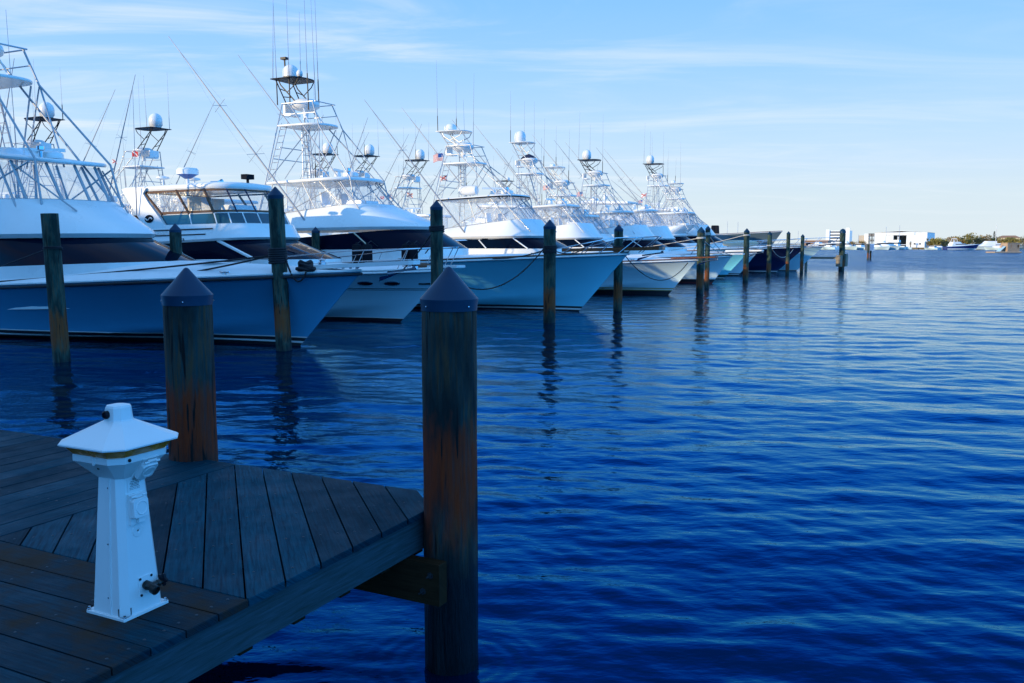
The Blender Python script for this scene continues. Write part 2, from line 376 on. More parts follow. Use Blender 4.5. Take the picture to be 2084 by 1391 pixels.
    big = noise(nt, coords(nt, (0.55, 0.07, 1)), 1.0, 5, 0.75); h3 = N(nt, 'ShaderNodeMath', operation='MULTIPLY'); nt.links.new(big, h3.inputs[0]); nt.links.new(maprange(nt, w2, 0, 1, 0, 1.1), h3.inputs[1])
    ah = N(nt, 'ShaderNodeMath', operation='ADD'); nt.links.new(h2.outputs[0], ah.inputs[0]); nt.links.new(h3.outputs[0], ah.inputs[1]); h2 = ah
    ro = N(nt, 'ShaderNodeMath', operation='MULTIPLY_ADD'); nt.links.new(w2, ro.inputs[0]); ro.inputs[1].default_value = 0.16; nt.links.new(maprange(nt, w, 0, 1, 0.03, 0.07), ro.inputs[2]); nt.links.new(ro.outputs[0], glo.inputs['Roughness'])
    hs = N(nt, 'ShaderNodeMath', operation='ADD'); nt.links.new(h1.outputs[0], hs.inputs[0]); nt.links.new(h2.outputs[0], hs.inputs[1])
    bp = N(nt, 'ShaderNodeBump', Strength=1.0, Distance=1.0); nt.links.new(hs.outputs[0], bp.inputs['Height'])
    for q_ in (dif, glo, fre): nt.links.new(bp.outputs[0], q_.inputs['Normal'])
    me.materials.append(m)
    o = bpy.data.objects.new('water', me); COL.objects.link(o); tag(o, kind='structure')
# ------------------------------------------------------------------ dock frame: X toward the lower left of the deck, Y toward the open water
DZ = CZ - 1.71
E1 = Vector((math.sin(rad(26.6)), math.cos(rad(26.6)), 0)); E2 = Vector((math.sin(rad(-63.4)), math.cos(rad(-63.4)), 0))
P0 = G(866, 1020, DZ)
DROT = math.atan2(-E1.y, -E1.x)
def dk(a, b, z=0.0): return P0 - E1 * a + E2 * b + Vector((0, 0, z))
PILc = dk(0.113, -0.262); PIL = (PILc.x, PILc.y)

def clip(poly, nx, ny, d):                 # keep nx*x+ny*y<=d
    out = []
    for i in range(len(poly)):
        p, q = poly[i], poly[(i + 1) % len(poly)]
        sp, sq = nx * p[0] + ny * p[1] - d, nx * q[0] + ny * q[1] - d
        if sp <= 0: out.append(p)
        if sp * sq < 0:
            t = sp / (sp - sq); out.append((p[0] + t * (q[0] - p[0]), p[1] + t * (q[1] - p[1])))
    return out
class Planks:
    def __init__(s): s.mb = MB(); s.uv = []; s.col = []
    def plank(s, poly, dirx, diry, z1, th, rnd):
        if len(poly) < 3: return
        area = sum(poly[i][0] * poly[(i + 1) % len(poly)][1] - poly[(i + 1) % len(poly)][0] * poly[i][1] for i in range(len(poly)))
        if abs(area) < 1e-4: return
        if area < 0: poly = poly[::-1]
        n = len(poly); cx = sum(p[0] for p in poly) / n; cy = sum(p[1] for p in poly) / n
        sh = 0.004
        def ins(p):
            d = Vector((p[0] - cx, p[1] - cy)); L = d.length
            return (cx + d.x * (1 - sh / max(L, 0.05)), cy + d.y * (1 - sh / max(L, 0.05)))
        top = [ins(p) for p in poly]
        tz = [z1 + RND.uniform(-0.0015, 0.0015) for _ in poly]
        vs = [(p[0], p[1], z1 - th) for p in poly] + [(p[0], p[1], z1 - 0.005) for p in poly] + [(p[0], p[1], t) for p, t in zip(top, tz)]
        fs = [tuple(range(2 * n, 3 * n)), tuple(reversed(range(n)))]
        for k in range(n):
            q = (k + 1) % n
            fs += [(k, q, n + q, n + k), (n + k, n + q, 2 * n + q, 2 * n + k)]
        s.mb.add(vs, fs, 0, False)
        off = RND.uniform(0, 30)
        for f in fs:
            for i in f:
                x, y, z = vs[i]
                s.uv.append((x * dirx + y * diry + off, -x * diry + y * dirx + z + off * 0.37)); s.col.append(rnd)
    def build(s, name, mat, parent):
        o = s.mb.build(name, mat, parent, sharp=None); me = o.data
        uv = me.uv_layers.new(name='UVMap'); uv.data.foreach_set('uv', np.array(s.uv, np.float32).ravel())
        ca = me.color_attributes.new('plank', 'FLOAT_COLOR', 'CORNER')
        ca.data.foreach_set('color', np.array([c + (0.0, 1.0) for c in s.col], np.float32).ravel())
        return o
def beam_box(pl, x0, x1, y0, y1, z0, z1, along, rnd=(0.3, 0.0)):
    poly = [(x0, y0), (x1, y0), (x1, y1), (x0, y1)]
    pl.plank(poly, 1 if along == 'x' else 0, 0 if along == 'x' else 1, z1, z1 - z0, rnd)
A0, B0, A1, B1_ = -0.19, -0.115, 1.79, 1.855
def build_dock():
    root = thing('timber_dock', 'weathered timber dock corner with mitred boards under the white power pedestal', 'dock', P0, DROT)
    pl = Planks(); gap = 0.009; scr = []
    def rc(brown=0.0): return (RND.random(), min(1, max(0, brown + RND.uniform(-0.15, 0.2))) if brown else RND.choice([0, 0, 0.1]))
    # the corner square: boards across the diagonal (local y = -b)
    s2 = math.sqrt(0.5); d = 0.21
    c0 = (A0, B0)
    while d < 2.9:
        base = (A0 + B0) * s2
        poly = [(A0, B0), (A1 - gap, B0), (A1 - gap, B1_ - gap), (A0, B1_ - gap)]
        poly = clip(poly, -s2, -s2, -(base + d + gap / 2)); poly = clip(poly, s2, s2, base + d + 0.2 - gap / 2)
        if len(poly) >= 3:
            pl.plank([(p[0], -p[1]) for p in poly], s2, s2, 0.0, 0.038, rc())
            xs = sorted(poly, key=lambda p: p[0] - p[1])
            ln = (xs[-1][0] - xs[-1][1] - xs[0][0] + xs[0][1]) * s2
            for fr in np.arange(-0.98, 0.99, 0.49):
                for e in (0.05, 0.15):
                    t = fr
                    q = ((base + d + e) * s2 + t * s2, (base + d + e) * s2 - t * s2)
                    if A0 + 0.05 < q[0] < A1 - 0.05 and B0 + 0.05 < q[1] < B1_ - 0.05: scr.append((q[0], -q[1]))
        d += 0.2
    # lower arm: boards run across (along local y)
    a = A1
    while a < 6.6:
        pl.plank([(a, -B0), (a, -B1_), (a + 0.195 - gap, -B1_), (a + 0.195 - gap, -B0)], 0, 1, 0.0, 0.038, rc(0.75))
        for bb in (-0.03, 0.55, 1.15, 1.75):
            for e in (0.045, 0.15): scr.append((a + e + RND.uniform(-.006, .006), -bb + RND.uniform(-.008, .008)))
        a += 0.195
    # upper arm: boards run along local x
    bq = B1_
    while bq < 9.5:
        pl.plank([(A0, -bq), (A1 + 0.0, -bq), (A1 + 0.0, -(bq + 0.2 - gap)), (A0, -(bq + 0.2 - gap))], 1, 0, 0.0, 0.038, rc(0.0))
        for aa in (-0.1, 0.5, 1.1, 1.7):
            for e in (0.045, 0.155): scr.append((aa + RND.uniform(-.008, .008), -(bq + e)))
        bq += 0.2
    ms = MB()
    for x, y in scr:
        ms.lathe([(0.0075, -0.003), (0.0075, 0.001), (0.004, 0.0032), (0.0006, 0.0036)], (x, y, 0), 6)
    pl.mb.add(ms.v, ms.f, 1, True)
    nl = sum(len(f) for f in ms.f); pl.uv += [(0, 0)] * nl; pl.col += [(0.0, 0.0)] * nl
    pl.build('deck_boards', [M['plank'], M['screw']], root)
    fb = Planks()
    beam_box(fb, 0.06, 6.6, 0.055, 0.095, -0.255, -0.045, 'x', (0.05, 0.0))
    fb.build('fascia_beam', M['beam'], root)
    fb = Planks()
    beam_box(fb, -0.16, -0.12, -9.5, -0.20, -0.255, -0.045, 'y', (0.6, 0.0)); fb.build('fascia_beam', M['beam'], root)
    for aa in (0.12, 0.5, 0.9, 1.3, 1.7, 3.2, 4.7): fb = Planks(); beam_box(fb, aa, aa + 0.09, -1.9, 0.05, -0.3, -0.045, 'y', (0.8, 0.0)); fb.build('joist', M['beamdark'], root)
    for bb in (2.4, 4.4, 6.4): fb = Planks(); beam_box(fb, -0.12, 1.75, -bb - 0.09, -bb, -0.3, -0.045, 'x', (0.8, 0.0)); fb.build('joist', M['beamdark'], root)
    fb = Planks()
    beam_box(fb, 0.292, 0.382, -2.6, 0.335, -0.53, -0.265, 'y', (0.5, 0.6)); cbm = fb.build('cross_beam', M['beamdark'], root)
    for yy, zz in ((0.27, -0.34), (0.215, -0.45)):
        mb = MB(); Mx = Matrix.Rotation(PI / 2, 3, 'Y')
        mb.lathe([(0.022, 0), (0.022, 0.004), (0.012, 0.004), (0.012, 0.016), (0.006, 0.016), (0.006, 0.045)], (0.382, yy, zz), 6, Mx)
        mb.build('bolt', M['screw'], cbm)
    # support piles below the deck
    for i, (aa, bb) in enumerate(((2.42, 0.16), (4.6, 0.2), (1.5, 3.5))):
        mb = MB(); mb.lathe([(0.16, -2.2), (0.155, -0.27)], (aa, -bb, 0), 18); mb.build('support_pile', M['postnear'], root)
# ------------------------------------------------------------------ pilings
def piling(px, py, w, ytop, label, cap=True, pos=None, r=None, ztop=None, lean=None, near=False, capstyle='cone', group='pilings standing in front of the moored boats', flat=False):
    p = G(px, py) if pos is None else Vector(pos)
    if r is None: r = 0.5 * w * p.y / FPX
    zt = at(px, ytop, p.y).z if ztop is None else ztop
    root = thing('piling', label, 'piling', (p.x, p.y, 0), RND.uniform(0, 6), group)
    rs = random.Random(int(p.x * 100)); n = 40 if near else 18
    mb = MB(); caph = r * 1.25 if cap else 0
    zpost = zt - caph + 0.06 * r if cap else zt
    rings = []; K = 34 if near else 10
    amp = [rs.uniform(-1, 1) for _ in range(n)]
    for i in range(K + 1):
        z = -1.6 + (zpost + 1.6) * i / K
        rg = []
        for k in range(n):
            rr = r * (1.0 + 0.03 * (1 - i / K)) * (1 + 0.012 * amp[k] * (1 if near else 0.6) + 0.012 * math.sin(k * 1.3 + i * 0.5) + (0.006 * rs.uniform(-1, 1) if near else 0))
            rg.append((rr * math.cos(2 * PI * k / n), rr * math.sin(2 * PI * k / n), z))
        rings.append(rg)
    mb.loft(rings, True, cap=True); post = mb.build('post', M['postnear'] if near else M['post'], root, 60)
    if cap:
        mb = MB(); R = r * 1.045
        sk = 0.42 * r
        zr = zt - caph + sk * 0.2
        mb.lathe([(R * 0.985, zr - sk), (R * 0.995, zr - sk * 0.5), (R * 1.015, zr - 0.01), (R * 1.02, zr), (R * 1.0, zr + 0.03 * r), (R * 0.52, zr + (zt - zr) * 0.51), (R * 0.10, zt - 0.045 * r), (R * 0.05, zt - 0.01 * r), (R * 0.01, zt)], (0, 0, 0), 40 if near else 20)
        c = mb.build('cap', M['capblack'], root, 35)
        if near:
            for k in range(4):
                mb = MB(); a = k * PI / 2 + 0.4; Mx = Matrix.Rotation(a, 3, 'Z') @ Matrix.Rotation(PI / 2, 3, 'Y')
                mb.lathe([(0.006, 0), (0.006, 0.004), (0.002, 0.006)], Vector((math.cos(a), math.sin(a), 0)) * R * 1.015 + Vector((0, 0, zr - sk * 0.6)), 8, Mx)
                mb.build('cap_nail', M['steel'], c)
    if lean: root.rotation_euler = (lean[0], lean[1], 0.0)
    return root
def coil(name, p, r, z, turns, label, to=None, sag=0.0, rr=0.02, mat='rope', cat='rope', group='mooring ropes tied round the pilings', extra=None):
    pts = []
    for i in range(turns * 18 + 1):
        a = 2 * PI * i / 18
        pts.append(Vector((p[0] + (r + rr) * math.cos(a), p[1] + (r + rr) * math.sin(a), z + rr * 1.9 * i / 18)))
    mb = MB(); mb.tube(pts, rr, 6)
    if to is not None:
        for T, sg in (to if isinstance(to, list) else [(to, sag)]):
            T = Vector(T); d = (T - Vector((p[0], p[1], z))); d.z = 0; d.normalize()
            a = Vector((p[0], p[1], z + rr * turns)) + d * (r + rr)
            mb.tube(catenary(a, T, sg, 18), rr * 0.8, 6)
    if extra: mb.tube(extra, rr * 0.8, 6)
    return tag(mb.build(name, M[mat], None, None), label, cat, group)
# ------------------------------------------------------------------ boats.  Local frame: X toward the bow from the stem at the waterline, Y to port, Z up
BOATS_RZ = math.atan2(math.cos(rad(116.6)), math.sin(rad(116.6)))
BK = CZ / 2.67
def hull_shape(P):
    L, B, tx, tz, zst = P['L'], P['B'], P['tip'][0], P['tip'][1], P['zst']
    def zs(u): return zst + (tz - zst) * (1 - u) ** 1.15
    def hs(u): return max(0.02, B / 2 * math.sin(min(u / 0.55, 1) * PI / 2) ** P.get('fs', 0.8) * (1 - 0.07 * max(0, (u - 0.6) / 0.4)))
    def hw(u): return max(0.015, B / 2 * 0.87 * math.sin(min(u / 0.72, 1) * PI / 2) ** 1.12)
    def x(u, z): return -u * L + tx * (1 - u) * (z / zs(u))
    def zch(u): return 0.10 + 0.75 * max(0, 1 - u / 0.45) ** 1.6
    def h(u, z):
        zc = zch(u)
        if z <= zc:
            t = max(0, (z + 0.6) / (zc + 0.6)); return hw(u) * (0.25 * t + 0.75 * t ** (1 + 1.2 * max(0, 1 - u / 0.4)))
        s = (z - zc) / (zs(u) - zc); return hw(u) * 1.015 + (hs(u) - hw(u)) * s ** 1.55
    return zs, hs, hw, x, h
def make_hull(P, root, hullmat):
    zs, hs, hw, xf, hf = hull_shape(P)
    boot = P.get('boot', [(0.10, 'boot_black'), (0.15, 'boot_white'), (0.22, 'boot_black')])
    NS = 34; us = [(i / (NS - 1)) ** 1.4 for i in range(NS)]
    zlow = [-0.55, -0.25, 0.0] + [b[0] for b in boot]
    nu = 14
    mats = [M[hullmat], M[P.get('bottom', boot[0][1])]] + [M[b[1]] for b in boot]
    rings = []
    for u in us:
        top = zs(u); z0 = zlow[-1]
        zl = zlow + [z0 + (top - z0) * (k / nu) for k in range(1, nu + 1)]
        st = [(xf(u, z), -hf(u, z), z) for z in zl]; po = [(p[0], -p[1], p[2]) for p in reversed(st)]
        rings.append(st + po)
    n = len(rings[0]); half = n // 2
    mb = MB(); base = 0; vs = [p for r in rings for p in r]; fs = []; ms = []
    nb = len(zlow)
    for i in range(NS - 1):
        for k in range(n - 1):
            if k == half - 1: continue
            kk = k if k < half else n - 2 - k
            if kk < 2: mi = 1
            elif kk < nb - 1: mi = 2 + (kk - 2)
            else: mi = 0
            fs.append((i * n + k, i * n + k + 1, (i + 1) * n + k + 1, (i + 1) * n + k)); ms.append(mi)
    b = len(mb.v); mb.v = vs
    mb.f = fs; mb.m = ms; mb.s = [True] * len(fs)
    mb.f.append(tuple((NS - 1) * n + k for k in range(n))); mb.m.append(0); mb.s.append(False)
    mb.f.append(tuple(reversed(range(n)))); mb.m.append(0); mb.s.append(False)
    o = mb.build('hull', mats, root, 32)
    # deck with a crowned foredeck
    mb = MB(); rows = []; C = P.get('crown', 0.3); uw = P.get('uw', 0.3)
    fr = [-1, -0.93, -0.8, -0.6, -0.35, 0, 0.35, 0.6, 0.8, 0.93, 1]
    for u in us:
        cr = C * min(1, (u / uw)) ** 0.85
        rows.append([(xf(u, zs(u)), f * (hs(u) - 0.02), zs(u) + 0.012 + cr * (1 - abs(f) ** 2.6)) for f in fr])
    mb.loft(rows, False); mb.build('deck', M[P.get('deckmat', 'deckwhite')], root, 60)
    # rub rail and toe rail
    mb = MB()
    for sgn in (-1, 1):
        pts = [(xf(u, zs(u)), sgn * (hs(u) + 0.01), zs(u) - 0.05) for u in us]; mb.tube(pts, 0.035, 6)
    mb.build('rub_rail', M[P.get('rubmat', 'gel')], root)
    mb = MB()
    for sgn in (-1, 1):
        pts = [(xf(u, zs(u)), sgn * max(0.0, hs(u) - 0.03), zs(u) + 0.035) for u in us]; mb.tube(pts, 0.032, 6)
    mb.build('toe_rail', M[P.get('toemat', 'rail')], root)
    # cleats
    for u, s in P.get('cleats', [(0.16, -1), (0.16, 1), (0.42, -1)]):
        mb = MB(); c = Vector((xf(u, zs(u)), s * (hs(u) - 0.16), zs(u) + 0.05))
        mb.tube([c + Vector((-0.16, 0, 0.09)), c + Vector((-0.07, 0, 0.075)), c + Vector((0.07, 0, 0.075)), c + Vector((0.16, 0, 0.09))], 0.018, 6)
        mb.tube([c + Vector((-0.05, 0, -0.05)), c + Vector((-0.05, 0, 0.07))], 0.016, 6); mb.tube([c + Vector((0.05, 0, -0.05)), c + Vector((0.05, 0, 0.07))], 0.016, 6)
        mb.build('cleat', M['steel'], root)
    return o
def ring(xf, xb, hw, zf, zb=None, nose=1.6, n=2.5, hwb=None):
    zb = zf if zb is None else zb; hwb = hw if hwb is None else hwb
    half = []
    for i in range(5):
        t = i / 5; x = xb + (xf - nose - xb) * t; half.append((x, hwb + (hw - hwb) * t))
    for i in range(13):
        a = PI / 2 * i / 12
        half.append((xf - nose + nose * max(0, math.sin(a)) ** (2 / n), hw * max(0, math.cos(a)) ** (2 / n)))
    f = lambda x: zb + (zf - zb) * (x - xb) / (xf - xb)
    st = [(x, -y, f(x)) for x, y in half]
    po = [(x, y, f(x)) for x, y in reversed(half[:-1])]
    return st + po
def rscale(rg, dz=0.0, k=1.0, cx=None):
    cx = sum(p[0] for p in rg) / len(rg) if cx is None else cx
    return [(cx + (p[0] - cx) * k, p[1] * k, p[2] + dz) for p in rg]
def lerp3(a, b, t): return tuple(a[i] + (b[i] - a[i]) * t for i in range(3))
def slab(mb, rg, th, k=0.985, mi=0):
    mb.loft([rscale(rg, 0, 0.93), rscale(rg, 0.0, k), rscale(rg, th * 0.25, 1.0), rscale(rg, th * 0.7, 0.998), rscale(rg, th, 0.97), rscale(rg, th * 1.3, 0.7), rscale(rg, th * 1.4, 0.25)], True, cap=True, mi=mi)
def dome(P, root, x, y, z, r, h, name='radar_dome', mat='gel'):
    mb = MB(); pr = [(r * 0.8, 0), (r * 0.86, h * 0.1), (r, h * 0.16), (r * 1.0, h * 0.5)]
    for i in range(1, 7):
        a = PI / 2 * i / 6; pr.append((max(0.003, r * math.cos(a)), h * 0.5 + h * 0.5 * math.sin(a)))
    mb.lathe(pr, (x, y, z), 20); return mb.build(name, M[mat], root, 50)
def open_array(root, x, y, z, ln=1.3, rot=0.6, mat='gel'):
    mb = MB(); mb.lathe([(0.16, 0), (0.17, 0.05), (0.15, 0.22), (0.07, 0.28)], (x, y, z), 14)
    Mx = Matrix.Rotation(rot, 3, 'Z'); mb.box((x, y, z + 0.33), (ln, 0.12, 0.1), Mx)
    return mb.build('radar_antenna', M[mat], root)
def antenna(root, p, h, lean=(0, 0), r=0.016, blackbase=0.0):
    p = Vector(p); d = Vector((lean[0], lean[1], 1)).normalized()
    mb = MB(); mb.tube([p, p + d * h * 0.32, p + d * h * 0.34, p + d * h], [r * 1.3, r * 1.2, r * 0.8, r * 0.35], 5, mi=0)
    if blackbase: mb.tube([p + d * 0.0, p + d * blackbase], r * 1.75, 6, mi=1)
    return mb.build('antenna', [M['pole'], M['black']], root)
def outrigger(root, base, tip, sgn, r=0.044):
    base = Vector(base); tip = Vector(tip); d = tip - base; mb = MB()
    mb.tube([base, base + d * 0.4, base + d * 0.75, tip], [r, r * 0.85, r * 0.6, r * 0.3], 6)
    ax = Vector((1, 0, 0)); side = d.cross(ax).normalized(); ux = d.cross(side).normalized()
    for t, w in ((0.36, 0.55), (0.62, 0.42)):
        c = base + d * t
        for v in (side, ux): mb.tube([c - v * w, c + v * w], 0.010, 5)
    for v in (side, ux):
        for s in (-1, 1):
            if v is side: mb.tube([base + d * 0.06, base + d * 0.36 + v * s * 0.55, base + d * 0.62 + v * s * 0.42, tip - d * 0.08], 0.003, 4)
    return mb.build('outrigger', M['pole'], root)
def flag(root, p, w, kind, ang=0.0):
    mb = MB(); p = Vector(p); nx, ny = 13, 13
    for i in range(nx):
        for j in range(ny):
            q = []
            for a, b in ((i, j), (i + 1, j), (i + 1, j + 1), (i, j + 1)):
                s = a / nx * w; wob = 0.06 * w * math.sin(a / nx * 7 + 0.8)
                q.append(p + Vector((-s * math.cos(ang), wob + s * math.sin(ang), -b / ny * w * 0.62 - 0.16 * w * (a / nx) ** 2)))
            if kind == 'stripes': mi = 2 if (i < 6 and j < 7) else (0 if j % 2 == 0 else 1)
            elif kind == 'dive': mi = 1 if abs(i - j) < 2 else 0
            else: mi = 0 if (abs(i - j) < 1.5 or abs(i + j - 12) < 1.5) else 1
            mb.add(q, [(0, 1, 2, 3)], mi)
    return mb.build('flag', [M['red'], M['whitecloth'], M['bluepaint']], root, None)
def ladder(root, a0, a1, off, n, r=0.018, name='ladder', mat='alu'):
    a0 = Vector(a0); a1 = Vector(a1); off = Vector(off); mb = MB()
    mb.tube([a0, a1], r, 6); mb.tube([a0 + off, a1 + off], r, 6)
    for i in range(1, n): mb.tube([a0.lerp(a1, i / n), a0.lerp(a1, i / n) + off], r * 0.75, 5)
    return mb.build(name, M[mat], root)
def tuna_tower(root, P):
    T = P['tower']; hx, ha, hz = P['ht']['xf'], P['ht']['xb'], P['ht']['zf']
    pf, pa, pz = T['plat']; tf, ta, tz = T['top']; zc = T.get('zbase', 3.8); rz = pz + 1.05
    tr = P.get('pipe', 0.029); wb = P['ht']['hw'] * 0.95
    mb = MB()
    xr0 = ha - 0.55
    fb = T.get('fbase', hx + 0.35)
    for s in (-1, 1):
        mb.tube([(xr0, s * (wb + 0.02), zc + 0.25), (ha - 0.2, s * wb * 0.85, hz + 0.5), (pa + 0.05, s * 0.72, rz)], tr, 7)
        mb.tube([(fb, s * (wb + 0.05), zc - 0.15), (pa + 0.35, s * 0.70, rz + 0.05)], tr, 7)
        mb.tube([(hx + 0.1, s * wb * 0.78, zc + 0.2), (hx - 0.25, s * wb * 0.72, hz + 0.1), (pf - 0.1, s * 0.85, pz - 0.05), (pf - 0.55, s * 0.70, rz)], tr * 0.95, 7)
        mb.tube([(pf - 0.08, s * 0.85, pz - 0.05), (pf + 0.25, s * wb * 0.75, hz + 0.12)], tr * 0.8, 6)
        mb.tube([(xr0 + 0.45, s * wb * 0.9, hz + 0.1), (pf - 0.5, s * 0.85, pz - 0.05)], tr * 0.8, 6)
        mb.tube([(pf - 0.1, s * 0.85, pz - 0.1), (ha + 0.6, s * wb * 0.75, hz + 0.15)], tr * 0.65, 6)
        mb.tube([(hx - 0.3, s * wb * 0.8, hz), (ha + 0.2 * (hx - ha), s * wb, zc + 0.1)], tr * 0.8, 6)
        mb.tube([(hx - 0.9, s * wb * 0.85, hz - 0.05), (hx + 0.9, s * wb * 0.5, zc + 0.1)], tr * 0.7, 6)
        # safety loop at the control station
        mb.tube([(pa + 0.02, s * 0.72, rz), (pf - 0.5, s * 0.72, rz)], tr * 0.7, 6)
        mb.tube([(pa + 0.02, s * 0.75, pz + 0.55), (pf - 0.35, s * 0.75, pz + 0.55)], tr * 0.6, 6)
    for (x, z, w) in ((pa + 0.02, rz, 0.72), (pa - 0.05, pz - 0.9, 0.85), (pf - 0.4, rz, 0.72), ((xr0 + pa) / 2, (zc + pz) / 2 + 0.6, 1.05)):
        mb.tube([(x, -w, z), (x, w, z)], tr * 0.75, 6)
    tw = mb.build('tuna_tower', M['alu'], root, 60)
    for s in (-1, 1):
        ladder(tw, (xr0 + 0.42, s * (wb - 0.02), zc + 0.3), (pa + 0.36, s * 0.74, pz + 0.2), (-0.36, 0.0, 0.0), 13, 0.020)
    ladder(tw, (ha + 0.75, -0.24, hz + 0.1), (pa + 0.72, -0.2, pz - 0.02), (0, 0.46, 0), 8, 0.022)
    mb = MB(); slab(mb, ring(pf, pa - 0.02, 1.0, pz, pz, 1.0, 2.3), 0.09); mb.build('tower_platform', M['gel'], root, 50)
    mb = MB(); cx = pf - (pf - pa) * 0.72
    if T.get('pod', True):
        mb.lathe([(0.10, 0.45), (0.14, 0.72), (0.45, 0.80), (0.60, 0.90), (0.64, 1.02), (0.60, 1.16), (0.42, 1.26), (0.02, 1.30)], (cx + 0.15, 0, pz), 18)
        for s in (-1, 1): mb.tube([(cx + 0.35, s * 0.4, pz + 0.85), (cx + 0.75, s * 0.55, pz + 0.1)], 0.03, 6)
        pod = mb.build('control_pod', M['gel'], root, 45)
        if T.get('podcover'):
            mb = MB(); mb.lathe([(0.60, 1.02), (0.58, 1.2), (0.42, 1.36), (0.05, 1.52)], (cx + 0.1, 0, pz), 12); mb.build('canvas_cover', M['navycloth'], pod)
        mb = MB(); mb.box((cx - 0.62, 0, pz + 0.62), (0.35, 0.7, 0.1)); mb.box((cx - 0.8, 0, pz + 0.85), (0.09, 0.7, 0.4))
        mb.build('tower_seat', M['gel'], root)
    fm = T.get('frame', 'black')
    mb = MB()
    for s in (-1, 1):
        y = s * 0.55
        a0, a1 = Vector((pa + 0.15, y, rz)), Vector((ta + 0.15, y * 1.05, tz - 0.02))
        b0, b1 = Vector((pa + 0.75, y, rz)), Vector((ta + 0.42, y * 1.05, tz - 0.25))
        mb.tube([a0, a0.lerp(a1, 0.85), a1], 0.03, 6); mb.tube([b0, b1, Vector((ta + 0.3, y * 1.05, tz - 0.02))], 0.03, 6)
        for t in (0.3, 0.65): mb.tube([a0.lerp(a1, t), b0.lerp(b1, t)], 0.022, 5)
        mb.tube([b0.lerp(b1, 0.6), Vector((tf - 0.35, y, tz - 0.25)), Vector((tf - 0.2, y, tz - 0.02))], 0.024, 6)
    mb.build('upper_frame', M[fm], root, 60)
    mb = MB(); slab(mb, ring(tf, ta, 0.80, tz, tz, 0.7, 2.4), 0.05); mb.build('sunshade', M['black' if fm == 'black' else 'gel'], root, 50)
    dr, dh = T.get('dome', (0.34, 0.66))
    dome(P, root, ta + 0.52, 0, tz + 0.09, dr, dh)
    if T.get('small_dome', False): dome(P, root, tf - 0.35, -0.25, tz + 0.12, 0.14, 0.3)
    if T.get('mast', False):
        mb = MB(); mb.tube([(ta + 0.05, 0.2, tz), (ta + 0.02, 0.2, tz + 1.05)], 0.04, 6); mb.box((ta + 0.02, 0.2, tz + 1.1), (0.3, 0.25, 0.1)); mb.build('light_mast', M['black'], root)
